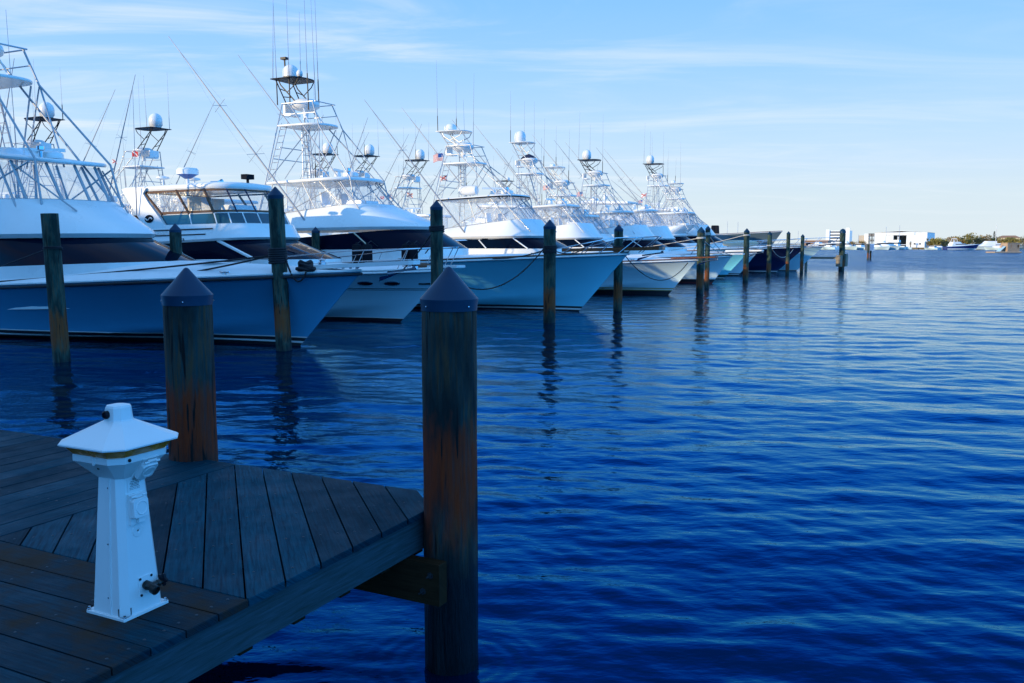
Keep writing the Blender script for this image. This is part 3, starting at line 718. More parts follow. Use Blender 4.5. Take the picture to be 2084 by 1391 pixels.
def sport_boat(label, stem, P, name='sportfishing_boat', cat='boat', rz=None, group='sportfishing boats moored bow out', scale=BK):
    root = thing(name, label, cat, (stem[0], stem[1], 0), BOATS_RZ if rz is None else rz, group, scale)
    rs = random.Random(P.get('seed', 1))
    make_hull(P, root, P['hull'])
    zs, hs, hw, xf, hf = hull_shape(P)
    W0 = P['ws']                     # windshield: bottom front x,z ; top front x,z ; half widths
    hwB = P['B'] / 2 - 0.42
    xb = P['house_back']
    zB, zT = W0['zb'], W0['zt']
    gl0 = ring(W0['xb'], xb, hwB, zB, zB - W0.get('drop', 0.25), W0.get('nose', 3.2), W0.get('n', 2.2))
    gl1 = ring(W0['xt'], xb + 0.1, hwB - 0.12, zT, zT - W0.get('droptop', 0.05), W0.get('nose', 3.2) - 0.5, W0.get('n', 2.2))
    mb = MB(); mb.loft([rscale(gl0, -1.2, 1.0), rscale(gl0, 0.0, 1.0)], True); cab = mb.build('cabin', M['gel'], root, 40)
    mb = MB(); mb.loft([rscale(gl0, -0.02, 0.999)] + [[lerp3(p, q, t) for p, q in zip(gl0, gl1)] for t in (0.33, 0.66)] + [gl1], True); wd = mb.build('window', M['glass'], root, 40)
    nn = len(gl0)
    for k in P.get('mullions', (4, 8, nn - 5, nn - 9)):
        a, b = Vector(gl0[k]), Vector(gl1[k])
        c = Vector((sum(p[0] for p in gl0) / nn, 0, zB)); dd = (a - c); dd.z = 0; dd = dd.normalized() * 0.004
        mb = MB(); mb.tube([a + dd, b + dd], P.get('mullr', 0.035), 6); mb.build('mullion', M[P.get('mullmat', 'gel')], wd)
    F = P['fly']                     # bridge body: brow tip, coaming top
    br0 = ring(W0['xt'] + 0.06, xb - 0.5, hwB - 0.05, zT - 0.02, zT - 0.1, W0.get('nose', 3.2) - 0.4, 2.2)
    br1 = ring(W0['xt'] + 0.16, xb - 0.55, hwB + 0.02, zT + 0.10, zT + 0.02, W0.get('nose', 3.2) - 0.4, 2.2)
    br2 = ring(W0['xt'] + 0.02, xb - 0.5, hwB - 0.02, zT + 0.22, zT + 0.1, W0.get('nose', 3.2) - 0.4, 2.25)
    hc = F.get('hw', 1.75)
    co = ring(F['xf'], F['xb'], hc, F['zf'], F['zb'], F.get('nose', 1.6), F.get('n', 2.9))
    rr = [br0, br1, br2]
    for t in (0.3, 0.62, 0.9): rr.append([lerp3(p, q, t ** 0.9) for p, q in zip(br2, co)])
    rr += [co, rscale(co, 0.03, 0.97)]
    mb = MB(); mb.loft(rr, True, cap=True); fl = mb.build('flybridge', M['gel'], root, 28)
    cx = F['xf'] - 1.1; zc = F['zb']; mb = MB()
    if P.get('console', True): mb.box((cx, 0.1, zc + 0.15), (0.9, 1.5, 0.9), None, 0, 0.85); mb.build('helm_console', M['gel'], root)
    for y in (-0.7, 0.7) if P.get('console', True) else ():
        mb = MB(); mb.box((cx - 1.2, y, zc + 0.35), (0.55, 0.55, 0.12)); mb.box((cx - 1.48, y, zc + 0.68), (0.1, 0.55, 0.6), Matrix.Rotation(-0.15, 3, 'Y')); mb.tube([(cx - 1.2, y, zc - 0.3), (cx - 1.2, y, zc + 0.3)], 0.06, 8)
        mb.build('helm_seat', M['whitecloth' if y > 0 else 'gel'], root)
    H = P['ht']
    hr = ring(H['xf'], H['xb'], H['hw'], H['zf'], H['zb'], H.get('nose', 1.7), 2.5)
    mb = MB(); slab(mb, hr, H.get('th', 0.14)); ht = mb.build('hardtop', M['gel'], root, 50)
    if P.get('visor'):
        mb = MB(); mb.loft([rscale(hr, 0.0, 1.004), rscale(hr, 0.06, 1.008), rscale(hr, 0.09, 0.99)], True); mb.build('trim_strip', M['black'], ht)
    if P.get('curtain', True):
        xbk = max(H['xb'], F['xb']) + 0.35
        e0 = ring(F['xf'] - 0.05, xbk, hc - 0.06, F['zf'] + 0.02, F['zf'] + 0.02 - (F['zf'] - F['zb']) * 0.85, F.get('nose', 1.6), F.get('n', 2.9))
        e1 = ring(H['xf'] - 0.25, xbk, H['hw'] - 0.1, H['zf'] - 0.01, H['zf'] - 0.01 - (H['zf'] - H['zb']) * 0.8, H.get('nose', 1.7), 2.5)
        wall = lambda f0, f1: None
        mb = MB(); mb.loft([e0] + [[lerp3(p, q, t) for p, q in zip(e0, e1)] for t in (0.25, 0.5, 0.75)] + [e1], True)
        en = mb.build('enclosure', M['vinyl'], root, 40)
        mb = MB()
        for k in (0, 3, 6, 10, 14, 17, 20, 24, 28, 31, nn - 1):
            if k < nn: mb.tube([e0[k], e1[k]], P.get('framer', 0.022), 6)
        mb.tube(e0, 0.02, 5, True); mb.build('enclosure_frame', M['alu' if not P.get('brown') else 'brown'], en)
    if P.get('tower'): tuna_tower(root, P)
    zt = H['zf'] + H.get('th', 0.14)
    # gear on the hardtop
    mb = MB(); mb.lathe([(0.34, 0), (0.36, 0.08), (0.34, 0.16), (0.2, 0.22), (0.02, 0.23)], (H['xf'] - 1.0, -0.2, zt + 0.08), 18); mb.build('radome', M['gel'], root)
    open_array(root, H['xf'] - 2.2, 0.4, zt + 0.12, 1.3, rs.uniform(0, 3))
    mb = MB(); mb.lathe([(0.05, 0), (0.06, 0.2), (0.11, 0.24), (0.11, 0.34), (0.02, 0.38)], (H['xf'] - 0.75, -0.7, zt + 0.05), 12); mb.build('searchlight', M['steel'], root)
    if P.get('raft'):
        mb = MB(); mb.lathe([(0.02, -0.55), (0.24, -0.52), (0.28, -0.3), (0.28, 0.3), (0.24, 0.52), (0.02, 0.55)], (H['xb'] + 1.5, -0.7, zt + 0.3), 14, Matrix.Rotation(PI / 2, 3, 'Y')); mb.build('liferaft_canister', M['liferaft'], root)
    if P.get('outriggers', True):
        O = P.get('orig', {}); ob = O.get('base', (F['xf'] - 2.8, 2.15, 3.6))
        for s in (-1, 1):
            outrigger(root, (ob[0], s * ob[1], ob[2]), (ob[0] + O.get('dx', -6.6) + (O.get('pdx', -1.6) if s > 0 else 0), s * (ob[1] + O.get('dy', 1.0)), ob[2] + O.get('dz', 8.3) + (0.5 if s > 0 else 0)), s)
    # whip antennas
    for a in P.get('ant', []): antenna(root, a[:3], a[3], a[4] if len(a) > 4 else (0, 0), 0.016, a[5] if len(a) > 5 else 0)
    if P.get('tower'):
        T = P['tower']; pf, pa, pz = T['plat']; tf, ta, tz = T['top']
        for (x, y, z, h) in ((ta + 0.1, -0.72, tz, 3.4), (pf - 0.3, -0.78, pz + 1.0, 4.2), (ta + 0.5, 0.72, tz, 3.0), (H['xb'] + 0.3, 1.2, zt, 5.0)):
            antenna(root, (x, y, z), h * rs.uniform(0.85, 1.2), (rs.uniform(-0.03, 0.03), rs.uniform(-0.03, 0.03)), 0.014, 0.9 if rs.random() < 0.4 else 0)
    for f_ in P.get('flags', []): flag(root, f_[0], f_[1] * 0.62, f_[2])
    return root, (zs, hs, hw, xf, hf)
def bow_rail(root, sh, u0, u1, h0, h1, ext=0.0, name='bow_rail', mid=True, base=0.03):
    zs, hs, hw, xf, hf = sh
    mb = MB(); K = 18; us = [u0 + (u1 - u0) * i / K for i in range(K + 1)]
    for s in (-1, 1):
        top = []; md = []
        for i, u in enumerate(us):
            t = i / K; h = h0 + (h1 - h0) * min(1, t * 1.6)
            top.append((xf(u, zs(u)) + ext * t * 1.0, s * max(0.22, hs(u) - 0.12), zs(u) + h)); md.append((top[-1][0], top[-1][1], zs(u) + h * 0.5))
        top[-1] = (top[-1][0], s * 0.18, top[-1][2])
        mb.tube(top, 0.018, 6)
        if mid: mb.tube(md[7:], 0.012, 6)
        for i in range(0, K + 1, 3):
            u = min(us[-1], us[i] + 0.0); uu = us[i] + 0.02
            mb.tube([(xf(uu, zs(uu)) + (ext * i / K * 0.7 if ext else 0), s * max(0.15, hs(uu) - 0.16), zs(uu) + base), top[i]], 0.015, 6)
    if True:
        p = top[-1]; mb.tube([(p[0], -0.18, p[2]), (p[0] + 0.05, 0, p[2]), (p[0], 0.18, p[2])], 0.018, 6)
    return mb.build(name, M['steel'], root)
def pulpit(root, tip, ln, w, mat='gel', th=0.09, anchor=True, back=1.2, rise=0.05):
    x0, z0 = tip; mb = MB(); rows = []
    for t, k in ((0, 1.5), (0.4, 1.15), (0.7, 1.0), (0.97, 0.95), (1.0, 0.7)):
        x = x0 - back + (ln + back) * t; z = z0 + rise * t + 0.03; ww = w / 2 * k
        rows.append([(x, -ww, z), (x, -ww, z + th), (x, ww, z + th), (x, ww, z)])
    mb.loft(rows, True, cap=True, smooth=False); o = mb.build('bow_pulpit', M[mat], root)
    if anchor:
        mb = MB(); x = x0 + ln - 0.1; z = z0 + rise - 0.06
        mb.tube([(x + 0.1, 0, z), (x - 0.75, 0, z - 0.12)], 0.028, 6)
        mb.add([(x - 0.35, 0, z - 0.10), (x - 0.85, 0.20, z - 0.22), (x - 1.0, 0, z - 0.34), (x - 0.85, -0.20, z - 0.22), (x - 0.6, 0, z - 0.2)], [(0, 1, 4), (0, 4, 3), (1, 2, 4), (4, 2, 3), (0, 3, 2, 1)], 0, False)
        mb.lathe([(0.05, -0.06), (0.05, 0.06)], (x + 0.05, 0, z + 0.02), 10, Matrix.Rotation(PI / 2, 3, 'X'))
        mb.build('anchor', M['steel'], root)
    return o
def SP(**k):
    P = dict(L=17.5, B=5.2, tip=(2.0, 2.0), zst=1.25, hull='hull_white', crown=0.32, uw=0.33, house_back=-13.8)
    P.update(k); return P
FW = Vector((math.sin(rad(116.6)), math.cos(rad(116.6)), 0)); PT = Vector((-FW.y, FW.x, 0))
def bw(stem, x, yp, z, k=BK): return Vector((stem[0], stem[1], 0)) + (FW * x + PT * yp + Vector((0, 0, z))) * k
def text_mesh(name, s, size, mat, parent, Mx):
    cu = bpy.data.curves.new(name, 'FONT'); cu.body = s; cu.size = size; cu.extrude = 0.002; cu.align_x = 'CENTER'; cu.align_y = 'CENTER'; cu.resolution_u = 2
    ob = bpy.data.objects.new(name, cu); COL.objects.link(ob)
    me = bpy.data.meshes.new_from_object(ob.evaluated_get(bpy.context.evaluated_depsgraph_get()))
    bpy.data.objects.remove(ob); me.transform(Mx); me.materials.clear(); me.materials.append(M[mat])
    o = bpy.data.objects.new(name, me); COL.objects.link(o); o.parent = parent; return o
ST = {}
def boats():
    S = ST
    S['B1'] = G(610, 706); S['CR'] = G(816, 655); S['S2'] = G(1178, 634); S['S3'] = G(1360, 601); S['S4'] = G(1449, 578)
    S['S5'] = G(1472, 568); S['S6'] = G(1579, 555)
    for k, v in dict(S4b=(12.9, 64.5), S5b=(19.0, 74.5), S7=(28.2, 88), S8=(31, 112)).items(): S[k] = Vector((v[0] * BK, v[1] * BK, 0))
    # --- the big boat at the left edge
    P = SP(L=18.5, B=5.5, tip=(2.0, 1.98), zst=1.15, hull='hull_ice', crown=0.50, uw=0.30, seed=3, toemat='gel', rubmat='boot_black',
           ws=dict(xb=-4.1, zb=2.2, xt=-6.1, zt=2.87, drop=0.35, droptop=0.1, nose=4.6, n=2.1), house_back=-14,
           fly=dict(xf=-7.7, zf=3.92, xb=-13.2, zb=3.95, hw=1.85, nose=2.2, n=2.4),
           ht=dict(xf=-8.1, xb=-13.0, zf=5.0, zb=5.42, hw=1.85, nose=2.4, th=0.12),
           tower=dict(plat=(-10.8, -13.2, 7.7), top=(-12.4, -13.9, 9.9), zbase=3.5, fbase=-8.3), console=False, framer=0.045, pipe=0.036, outriggers=False,
           boot=[(0.10, 'boot_black'), (0.15, 'boot_white'), (0.24, 'boot_black'), (0.27, 'boot_white')], mullions=(4,), mullr=0.05,
           cleats=[(0.16, -1), (0.16, 1), (0.40, -1)], ant=[(-12.3, -0.4, 7.2, 8.0, (-0.03, 0.0), 3.6)])
    r, sh = sport_boat('largest sportfishing yacht, blue hulled and closest to the dock, with dark windshield wrapped round', S['B1'], P)
    pulpit(r, (1.9, 1.99), 1.75, 0.42, 'gel', 0.10, True, 1.5, 0.16)
    zs, hs, hw, xf, hf = sh
    mb = MB(); mb.lathe([(0.10, 0), (0.11, 0.18), (0.07, 0.22), (0.10, 0.26), (0.02, 0.28)], (0.75, 0.05, 2.02), 12); mb.build('windlass', M['steel'], r)
    mb = MB()
    for i in range(26):
        c = Vector((0.55 + i * 0.06, -0.12 + 0.06 * math.sin(i * 1.7), 2.09 + 0.02 * math.sin(i * 2.1))); mb.tube([c + Vector((0.035 * math.cos(a), 0.022 * math.sin(a), 0.01 * math.sin(a * 2))) for a in np.linspace(0, 2 * PI, 7)[:-1]], 0.014, 5, True)
    mb.build('anchor_chain', M['steel'], r)
    mb = MB()                                   # flush hatch ring on the foredeck
    mb.lathe([(0.36, 0), (0.36, 0.012), (0.33, 0.016), (0.01, 0.018)], (-2.4, -0.5, 2.24), 22); mb.build('deck_hatch', M['deckwhite'], r)
    # --- the sport boat with the tall tower
    P = SP(L=19, B=5.5, tip=(2.06, 2.33), zst=1.5, hull='hull_teal', crown=0.20, uw=0.34, seed=5, fs=0.72,
           ws=dict(xb=-5.4, zb=2.48, xt=-6.9, zt=3.30, drop=0.1, droptop=0.55, nose=2.9, n=2.3), house_back=-15.2,
           fly=dict(xf=-9.4, zf=4.38, xb=-13.6, zb=3.98, hw=1.8, nose=1.2, n=3.4),
           ht=dict(xf=-9.9, xb=-14.3, zf=5.42, zb=5.30, hw=1.85, nose=1.6),
           tower=dict(plat=(-12.0, -14.3, 7.93), top=(-13.25, -14.85, 10.08), zbase=3.9, fbase=-9.0, small_dome=True, mast=True, dome=(0.36, 0.66)),
           boot=[(0.06, 'boot_black'), (0.12, 'boot_white'), (0.20, 'boot_black')], mullr=0.03, mullions=(5, nn_(5)), mullmat='cream',
           orig=dict(base=(-11.9, 2.1, 3.6), dx=-6.7, dy=1.0, dz=8.3, pdx=-1.8),
           ant=[(-12.75, -0.72, 8.6, 6.2, (-0.02, 0), 1.6), (-13.3, 0.7, 8.9, 6.4, (-0.02, 0), 1.3), (-13.9, -0.6, 8.95, 5.6, (-0.01, 0), 1.25), (-14.8, -0.4, 9.0, 5.4, (-0.02, 0), 1.1)])
    r, sh = sport_boat('sportfishing boat with the tallest tower, warm side-lit house and tan bow pulpit, behind the cruiser', S['S2'], P)
    pulpit(r, (2.0, 2.33), 1.45, 0.5, 'rail', 0.13, True, 2.6, 0.08)
    bow_rail(r, sh, 0.16, 0.0, 0.12, 0.62, 1.25, mid=False)
    # --- the next three
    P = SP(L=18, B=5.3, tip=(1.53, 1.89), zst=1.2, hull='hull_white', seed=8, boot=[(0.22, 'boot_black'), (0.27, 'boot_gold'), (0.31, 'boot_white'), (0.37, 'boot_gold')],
           ws=dict(xb=-5.8, zb=2.42, xt=-7.0, zt=3.02, drop=0.0, droptop=0.3, nose=2.6, n=2.5), house_back=-14.6,
           fly=dict(xf=-7.75, zf=4.02, xb=-13.2, zb=3.42, hw=1.8, nose=1.2, n=3.6),
           ht=dict(xf=-8.4, xb=-13.1, zf=5.26, zb=5.08, hw=1.8, nose=1.3), visor=True, raft=True,
           tower=dict(plat=(-10.95, -13.1, 7.2), top=(-11.9, -13.7, 9.08), zbase=3.5, fbase=-7.2, frame='alu', dome=(0.36, 0.44)),
           orig=dict(base=(-11.0, 2.1, 3.2), dx=-6.0, dz=7.6), flags=[((-13.4, -0.5, 7.9), 1.1, 'stripes'), ((-12.9, -0.9, 6.6), 0.8, 'cross')])
    r, sh = sport_boat('white sportfishing boat with a black edged hardtop and black and gold waterline stripes', S['S3'], P)
    pulpit(r, (1.5, 1.88), 1.05, 0.5, 'rail', 0.07, True, 1.3, 0.06)
    P = SP(L=17.5, B=5.2, tip=(1.30, 1.89), zst=1.2, hull='hull_white', seed=12, boot=[(0.12, 'boot_red'), (0.30, 'boot_black')],
           ws=dict(xb=-7.2, zb=2.46, xt=-8.2, zt=3.02, drop=0.05, droptop=0.3, nose=2.4, n=2.5), house_back=-15.2,
           fly=dict(xf=-8.95, zf=4.12, xb=-13.6, zb=3.6, hw=1.8, nose=1.3, n=3.2),
           ht=dict(xf=-9.95, xb=-13.5, zf=5.33, zb=5.2, hw=1.85, nose=1.4),
           tower=dict(plat=(-12.6, -14.3, 7.7), top=(-13.3, -14.95, 10.0), zbase=3.6, fbase=-8.6, frame='alu', podcover=True, dome=(0.42, 0.85)), orig=dict(base=(-11.8, 2.1, 3.3)))
    r, sh = sport_boat('white sportfishing boat whose tower control pod wears a navy canvas cover', S['S4'], P)
    pulpit(r, (1.3, 1.89), 0.8, 0.5, 'gel', 0.08, False, 1.2, 0.05)
    P = SP(L=15, B=4.8, tip=(1.2, 1.7), zst=1.1, hull='hull_white', seed=14,
           ws=dict(xb=-4.8, zb=2.2, xt=-5.8, zt=2.75, drop=0.05, droptop=0.2, nose=2.2, n=2.5), house_back=-12.4,
           fly=dict(xf=-6.4, zf=3.4, xb=-11, zb=3.1, hw=1.6, nose=1.2, n=3.2),
           ht=dict(xf=-7.2, xb=-11.0, zf=4.7, zb=4.6, hw=1.6, nose=1.3),
           tower=dict(plat=(-8.95, -10.8, 6.3), top=(-9.95, -11.45, 8.5), zbase=3.1, fbase=-6.4, frame='alu', dome=(0.2, 0.25)), orig=dict(base=(-8.8, 1.9, 2.9), dx=-5.5, dz=7.0), flags=[((-10.9, -0.6, 7.2), 0.9, 'stripes')])
    sport_boat('smaller white sportfishing boat squeezed between two taller ones, its oval tower top low and wide', S['S4b'], P)
    P = SP(L=17, B=5.1, tip=(1.84, 2.05), zst=1.3, hull='hull_teal', seed=17, boot=[(0.05, 'boot_green'), (0.10, 'boot_white'), (0.32, 'boot_green')],
           ws=dict(xb=-4.4, zb=2.4, xt=-5.6, zt=3.0, drop=0.05, droptop=0.3, nose=2.6, n=2.3), house_back=-12.8,
           fly=dict(xf=-6.4, zf=4.15, xb=-11.3, zb=3.65, hw=1.75, nose=1.3, n=3.0),
           ht=dict(xf=-7.5, xb=-11.3, zf=5.16, zb=5.0, hw=1.8, nose=1.3),
           tower=dict(plat=(-9.4, -11.3, 7.33), top=(-10.2, -11.9, 9.42), zbase=3.6, fbase=-6.6, dome=(0.36, 0.8)), orig=dict(base=(-9.6, 2.1, 3.4)), flags=[((-11.5, -0.5, 6.9), 0.9, 'stripes')])
    r, sh = sport_boat('seafoam hulled sportfishing boat with dark green waterline and a black framed tower top', S['S5'], P)
    pulpit(r, (1.8, 2.05), 1.15, 0.6, 'gel', 0.12, True, 1.6, 0.04)
    P = SP(L=16.5, B=5.0, tip=(1.5, 1.95), zst=1.3, hull='hull_white', seed=19,
           ws=dict(xb=-4.5, zb=2.4, xt=-5.7, zt=3.05, drop=0.05, droptop=0.2, nose=2.6, n=2.2), house_back=-12.2,
           fly=dict(xf=-6.3, zf=4.2, xb=-10.6, zb=3.7, hw=1.75, nose=1.6, n=2.6),
           ht=dict(xf=-7.2, xb=-10.6, zf=5.5, zb=5.32, hw=1.8, nose=1.4), orig=dict(base=(-9.0, 2.1, 3.4)))
    sport_boat('white flybridge boat without a tower, long dark side windows, just beyond the seafoam hull', S['S5b'], P, 'flybridge_boat', 'boat')
    P = SP(L=19, B=5.6, tip=(2.67, 2.44), zst=1.6, hull='hull_navy', seed=23, crown=0.2, boot=[(0.08, 'boot_black'), (0.14, 'boot_white')],
           ws=dict(xb=-7.6, zb=2.75, xt=-8.8, zt=3.4, drop=0.05, droptop=0.2, nose=2.6, n=2.3), house_back=-14.6,
           fly=dict(xf=-7.9, zf=4.5, xb=-12.6, zb=4.1, hw=1.8, nose=1.6, n=2.6),
           ht=dict(xf=-8.0, xb=-12.2, zf=5.62, zb=5.5, hw=1.85, nose=1.5),
           tower=dict(plat=(-10.6, -12.4, 8.33), top=(-11.1, -13.0, 10.5), zbase=4.2, fbase=-8.0, dome=(0.38, 0.85)), orig=dict(base=(-10.4, 2.2, 3.8)), flags=[((-12.6, -0.4, 7.7), 1.0, 'cross'), ((-12.9, -0.9, 7.0), 0.7, 'stripes')], ant=[(-12.6, 0.3, 10.6, 3.2)])
    r, sh = sport_boat('navy blue hulled sportfishing boat with a white deck and silver bow rail', S['S6'], P)
    bow_rail(r, sh, 0.5, 0.02, 0.5, 0.75, 0.5)
    mb = MB(); mb.lathe([(0.02, -1.7), (0.22, -1.6), (0.30, -1.0), (0.32, 0.8), (0.2, 1.5), (0.02, 1.7)], (-3.2, -0.9, 2.72), 12, Matrix.Rotation(PI / 2, 3, 'Y')); mb.build('covered_dinghy', M['cream'], r)
    P = SP(L=19, B=5.6, tip=(2.54, 2.48), zst=1.6, hull='hull_grey', seed=27, boot=[(0.08, 'boot_black'), (0.14, 'boot_white')],
           ws=dict(xb=-7.0, zb=2.8, xt=-8.3, zt=3.5, drop=0.05, droptop=0.2, nose=2.6, n=2.3), house_back=-14.6,
           fly=dict(xf=-9.0, zf=4.6, xb=-13.6, zb=4.2, hw=1.8, nose=1.6, n=2.6),
           ht=dict(xf=-10.4, xb=-14.0, zf=5.75, zb=5.65, hw=1.85, nose=1.5),
           tower=dict(plat=(-11.4, -13.1, 7.3), top=(-11.6, -13.2, 8.9), zbase=4.3, fbase=-9.3, frame='alu', dome=(0.2, 0.3)), orig=dict(base=(-11.8, 2.2, 3.8), dz=5.5))
    r, sh = sport_boat('last grey hulled sportfishing boat of the row, with a long railed pulpit', S['S7'], P)
    pulpit(r, (2.5, 2.48), 1.6, 0.6, 'gel', 0.1, True, 1.4, 0.25)
    bow_rail(r, sh, 0.42, 0.0, 0.5, 0.85, 1.4)
    # --- dark yacht beyond the row
    root = thing('motor_yacht', 'long slate grey yacht with a high plain bow rising behind the row', 'boat', S['S8'], BOATS_RZ, None, BK)
    P = dict(L=34, B=7.2, tip=(2.9, 4.25), zst=2.6, crown=0.15, boot=[(0.15, 'boot_black'), (0.25, 'boot_white')], cleats=[])
    make_hull(P, root, 'hull_slate')
    for nm, xf_, xb_, z0, z1, hw_, mt in (('deckhouse', -9, -27, 3.4, 5.2, 2.9, 'gel'), ('window', -9.6, -26, 3.9, 4.6, 2.93, 'glass'), ('upper_deck', -12, -24, 5.2, 6.3, 2.4, 'gel')):
        mb = MB(); mb.loft([ring(xf_, xb_, hw_, z0, z0, 3, 2.3), ring(xf_ - 1.0, xb_ + 0.3, hw_ - 0.15, z1, z1, 3, 2.3)], True, cap=True); mb.build(nm, M[mt], root)
    mb = MB(); mb.box((-5.6, 0.4, 4.5), (0.9, 0.9, 1.0), None, 0, 0.9); mb.box((-5.6, 0.4, 5.02), (0.7, 0.7, 0.05)); mb.build('deck_crane_box', M['blackcloth'], root)
    cruiser()
    # --- the far row, moored the other way round
    kinds = dict(
        base=dict(L=17.5, B=5.2, tip=(1.8, 2.0), zst=1.3, hull='hull_white',
            ws=dict(xb=-5.6, zb=2.4, xt=-6.9, zt=3.0, drop=0.05, droptop=0.3, nose=2.6, n=2.3), house_back=-14.4,
            fly=dict(xf=-7.9, zf=4.0, xb=-13.2, zb=3.7, hw=1.75, nose=1.4, n=3.0), ht=dict(xf=-8.6, xb=-13.2, zf=5.2, zb=5.1, hw=1.8, nose=1.4),
            tower=dict(plat=(-11.8, -13.9, 7.6), top=(-13.0, -14.9, 10.0), zbase=3.6, fbase=-8.4, dome=(0.42, 0.9)), orig=dict(base=(-11.4, 2.1, 3.5), dx=-4.6, dy=1.4, dz=8.6, pdx=-0.8)))
    def far(px, py, Y, label, seed, **over):
        D = at(px, py, Y); k = D.z / 10.99
        P = SP(**{kk: vv for kk, vv in kinds['base'].items()}); P['seed'] = seed
        for kk, vv in over.items():
            if vv is None: P.pop(kk, None)
            elif isinstance(vv, dict) and kk in P: P[kk] = dict(P[kk], **vv)
            else: P[kk] = vv
        stem = Vector((D.x, D.y, 0)) - FW * (14.3 * k)
        return sport_boat(label, stem, P, rz=BOATS_RZ + PI, group='sportfishing boats in the far row behind the quay', scale=k)
    far(92, 208, 53, 'far row sportfishing boat showing black tower top and dome behind the largest yacht', 31)
    far(314, 231, 58, 'far row sportfishing boat with red flag on its tower, above the brown canvas cruiser', 33, flags=[((-13.2, 0.9, 8.6), 0.9, 'dive'), ((-11.0, 0.6, 8.2), 0.7, 'cross'), ((-12.0, -0.2, 5.9), 0.8, 'stripes')])
    far(665, 290, 74, 'far row sportfishing boat seen through the curtains under the tallest tower', 35)
    far(750, 294, 76, 'far row sportfishing boat whose dome rises above the hardtop of the tallest tower boat', 37)
    far(853, 304, 79, 'far row sportfishing boat with three small flags hung under its black tower top', 39, flags=[((-12.6, -0.6, 7.3), 1.0, 'cross'), ((-11.2, 0.5, 7.1), 0.8, 'stripes'), ((-10.6, 0.7, 7.0), 0.7, 'dive')])
    far(1032, 352, 112, 'far row sportfishing boat with small low dome, behind the black edged hardtop', 41, tower=dict(dome=(0.25, 0.4)))
    def far2(px, py, Y, label, seed, cat='boat'):
        D = at(px, py, Y); P = SP(**kinds['base']); P.pop('tower'); P['seed'] = seed; P['outriggers'] = False
        P['ht'] = dict(P['ht'], th=0.2); k = D.z / 5.4
        return sport_boat(label, Vector((D.x, D.y, 0)) - FW * (11.0 * k), P, 'flybridge_boat', cat, BOATS_RZ + PI, 'flybridge boats in the far row behind the quay', k)
    far2(1030, 418, 92, 'white curtained flybridge boat in the far row, seen beyond the black edged hardtop', 51)
    far2(1140, 424, 100, 'white curtained flybridge boat in the far row, half hidden by the navy covered tower', 53)
    far2(1240, 410, 105, 'broad flybridge boat of the far row showing its top above the seafoam hull', 55)
    far2(1345, 425, 118, 'small looking flybridge boat at the distant end of the far row', 57)
    far2(850, 436, 70, 'far row flybridge boat peeping out beside the rope wrapped piling', 59)
    far2(430, 405, 60, 'far row flybridge boat seen through the clear curtains of the brown canvas cruiser', 61)
def nn_(k): return len(ring(0, -5, 1, 0)) - 1 - k
